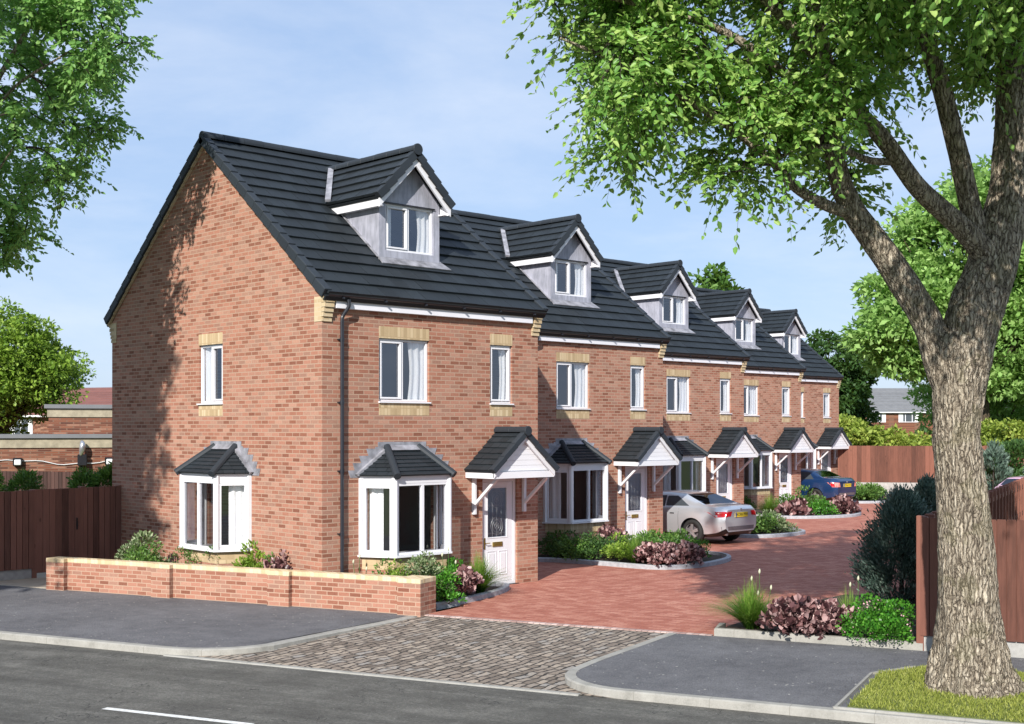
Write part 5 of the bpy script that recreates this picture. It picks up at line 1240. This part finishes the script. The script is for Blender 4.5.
near_tree(T3,t3,[(W(14.0,-13.2,11.7),(2.7,2.8,4.9),560),(W(14.0,-13.0,14.6),(2.5,2.2,2.6),200)],M['leaf_left'],tw_per=5,twl=.6,leafL=.19,leaves=10,seed=6)
def far_tree(name,loc,label,ells,mat,leaf,ncl,per,clr,trunk=(.3,4),seed=0,group=None,z0=0):
    root=empty(name,loc,0,label,'tree',group); pos=[];d=[];rd=[];b=MB(); lx=trunk[1]
    b.tube([(0,0,-.2),(.1,0,lx*.5),(0,.1,lx)],[trunk[0]*1.3,trunk[0],trunk[0]*.75],10)
    tot=sum(e[1][0]*e[1][1]+e[1][0]*e[1][2] for e in ells)
    for c,r in ells:
        k=int(ncl*(r[0]*r[1]+r[0]*r[2])/tot)+1; c=np.array(c)
        for i in range(k):
            u=rng.normal(size=3); u/=np.linalg.norm(u); f=.5+.5*rng.random()**.5; L=u[0]*r[0]*f; D=u[1]*r[1]*f
            cc=c+np.array([L*CR_[0]+D*CD[0],L*CR_[1]+D*CD[1],u[2]*r[2]*f]); cl=clr*(.6+.7*rng.random()); v=unit(per); v[:,2]=v[:,2]*.75+.12
            p=cc+v*(cl*(.6+.4*rng.random(per)))[:,None]*np.array([1,1,.72]); pos.append(p); d.append(v*.6+unit(per)*.7+np.array([0,0,-.15])); rd.append(np.clip(.35*rng.random()+.65*rng.random(per),0,1))
            if i%3==0: s0=np.array([0,0,lx*.85]); m_=(s0+cc)/2+np.array([0,0,.3]); b.tube([tuple(s0),tuple(m_),tuple(cc)],[trunk[0]*.35,trunk[0]*.2,.02],5,cap=False)
    pos=np.concatenate(pos);d=np.concatenate(d);rd=np.concatenate(rd); n=len(pos); keep=pos[:,2]>.05; pos=pos[keep];d=d[keep];rd=rd[keep];n=len(pos)
    L=leaf*(.6+.8*rng.random(n)); nn=np.array([0,0,1.])+rng.normal(size=(n,3))*.6
    leaf_obj('crown',pos,d,nn,L,L*.55,mat,root,rnd=rd,simple_=True); b.build('trunk',M['bark_far'],root,fix=False)
    return root
def FT(name,D,L,label,parts,mat,leaf,ncl,per,clr,trunk=(.3,4)):
    # parts: (dL, dD, z, rL, rD, rz) relative to the trunk foot
    c=W(D,L,0); e=[]
    for dL,dD,z,a,b,c_ in parts: e.append(((dL*CR_[0]+dD*CD[0],dL*CR_[1]+dD*CD[1],z),(a,b,c_)))
    return far_tree(name,c,label,e,mat,leaf,ncl,per,clr,trunk)
s_=1277/80.
FT('broad_tree',80,29.5,'large rounded green tree rising behind the far fence right of the houses',[(-.2,0,13.6,5.4,4.5,5.4),(-3.6,-.5,9.6,4.2,3.5,4.0),(4.2,0,10,4.5,4,5.0),(.6,-1,8.4,4.5,3,3.0)],M['leaf_bg'],.42,420,210,1.35,(.45,6))
FT('broad_tree',95,23.5,'darker tree just beyond the last house',[(-.2,0,6.5,2.9,3,3.6),(.6,0,4.2,2.2,2.5,2.4),(-1.5,0,4,2.4,2.5,2.5)],M['leaf_dark'],.38,130,190,1.1,(.35,4))
FT('broad_tree',62,9.8,'tree top with reddish tips peeking over the house roofs',[(0,0,9.2,1.15,1.1,1.5)],M['leaf_mid'],.34,26,70,.5,(.25,8))
FT('broad_tree',84,32.3,'green tree between the big trunk and the far right house',[(0,0,4.2,2.3,2,2.4)],M['leaf_bg'],.3,60,150,.9,(.3,3))
FT('broad_tree',50,-19.9,'round sunlit green tree at the left behind the brick building',[(-.4,0,5.5,2.6,2.4,2.5),(1.2,0,5.2,1.7,1.8,1.5),(-1.4,0,3.6,1.8,1.8,1.4)],M['leaf_bright'],.17,170,230,.75,(.25,3.5))
for k,(L,h,r,lab) in enumerate(((19.4,3.8,1.4,'tall yellow green shrub beyond the far fence next to the last house'),(21.9,3.15,1.4,'yellow green shrub second in the row beyond the far fence'),(24.0,2.8,1.3,'low yellow green shrub left of the big trunk beyond the far fence'),(28.6,3.7,1.3,'yellow green shrub beyond the far fence just right of the big trunk'),(30.6,3.2,1.2,'shrub beyond the far fence below the far right house'))):
    FT('garden_shrub',74,L,lab,[(0,0,h*.62,r,r,h*.40),(-r*.4,0,h*.4,r,r,h*.35)],M['leaf_yel'] if k!=9 else M['leaf_mid'],.26,34,150,.55,(.08,1.2))
for k,(L,h,r,lab) in enumerate(((20.6,2.8,1.2,'dark green shrub between the yellow ones beyond the far fence'),(26.2,3.0,1.5,'dark shrub behind the big trunk beyond the far fence'),(29.7,3.1,1.3,'dark shrub beyond the far fence toward the right edge'))):
    FT('garden_shrub',77,L,lab,[(0,0,h*.6,r,r,h*.4)],M['leaf_dark'],.26,26,150,.55,(.08,1.2))
FT('broad_tree',100,36,'hazy distant tree behind the far right house',[(0,0,6,4,3,4.5),(3,0,7,4,3,4.5)],M['leaf_bg'],.4,80,150,1.3,(.35,4))
# trees across the road behind the viewpoint: they show up in the window reflections
for k,(D,L) in enumerate(((-14,-3),(-16,9),(-10,22),(2,34))):
    pass
# ------------------------------------------------------------------ sky, sun, camera
AZ=(.855,.518); EL=30.
w=bpy.data.worlds.new('World'); sc.world=w; w.use_nodes=True; nt=w.node_tree; bg=nt.nodes['Background']
sky=nt.nodes.new('ShaderNodeTexSky'); sky.sky_type='NISHITA'; sky.sun_disc=False; sky.sun_elevation=R(EL)
sx,sy=-AZ[0],-AZ[1]; sky.sun_rotation=math.atan2(sx,sy); sky.air_density=1.0; sky.dust_density=.3; sky.ozone_density=2.0; sky.altitude=0
tc=nt.nodes.new('ShaderNodeTexCoord'); mp=nt.nodes.new('ShaderNodeMapping'); mp.inputs['Scale'].default_value=(1.2,1.2,4.5); nt.links.new(tc.outputs['Generated'],mp.inputs[0])
no=nt.nodes.new('ShaderNodeTexNoise'); no.inputs['Scale'].default_value=1.7; no.inputs['Detail'].default_value=7; no.inputs['Roughness'].default_value=.6; no.inputs['Distortion'].default_value=.5; nt.links.new(mp.outputs[0],no.inputs['Vector'])
rp=nt.nodes.new('ShaderNodeValToRGB'); rp.color_ramp.elements[0].position=.42; rp.color_ramp.elements[1].position=.8; rp.color_ramp.elements[0].color=(0,0,0,1); rp.color_ramp.elements[1].color=(.55,.55,.55,1); nt.links.new(no.outputs['Fac'],rp.inputs[0])
ad=nt.nodes.new('ShaderNodeMix'); ad.data_type='RGBA'; ad.blend_type='MIX'; ad.inputs[7].default_value=(6.4,6.7,7.2,1); nt.links.new(rp.outputs[0],ad.inputs[0])
fl=nt.nodes.new('ShaderNodeMix'); fl.data_type='RGBA'; fl.inputs[0].default_value=.78; fl.inputs[7].default_value=(2.95,3.95,5.8,1); nt.links.new(sky.outputs[0],fl.inputs[6]); nt.links.new(fl.outputs[2],ad.inputs[6]); nt.links.new(ad.outputs[2],bg.inputs['Color']); bg.inputs['Strength'].default_value=.112
sl=bpy.data.lights.new('sun','SUN'); sl.energy=5.0; sl.angle=R(.55); sl.color=(1,.95,.87); so=bpy.data.objects.new('sun',sl); col.objects.link(so)
dv=V((AZ[0]*math.cos(R(EL)),AZ[1]*math.cos(R(EL)),-math.sin(R(EL)))); so.rotation_euler=dv.to_track_quat('-Z','Y').to_euler(); so.location=(0,0,40)
cam=bpy.data.cameras.new('camera'); co=bpy.data.objects.new('camera',cam); col.objects.link(co); sc.camera=co
co.location=CAM; co.rotation_euler=(R(90),0,math.atan2(-CD[0],CD[1])); cam.sensor_width=36; cam.lens=1277/1024*36; cam.shift_y=66/1024; cam.clip_end=3000; cam.clip_start=.1
sc.view_settings.view_transform='Standard'; sc.view_settings.look='None'; sc.view_settings.exposure=.5; sc.view_settings.gamma=1; sc.view_settings.use_curve_mapping=False
sc.render.resolution_x=1024; sc.render.resolution_y=724
try: sc.cycles.transparent_max_bounces=16
except Exception: pass
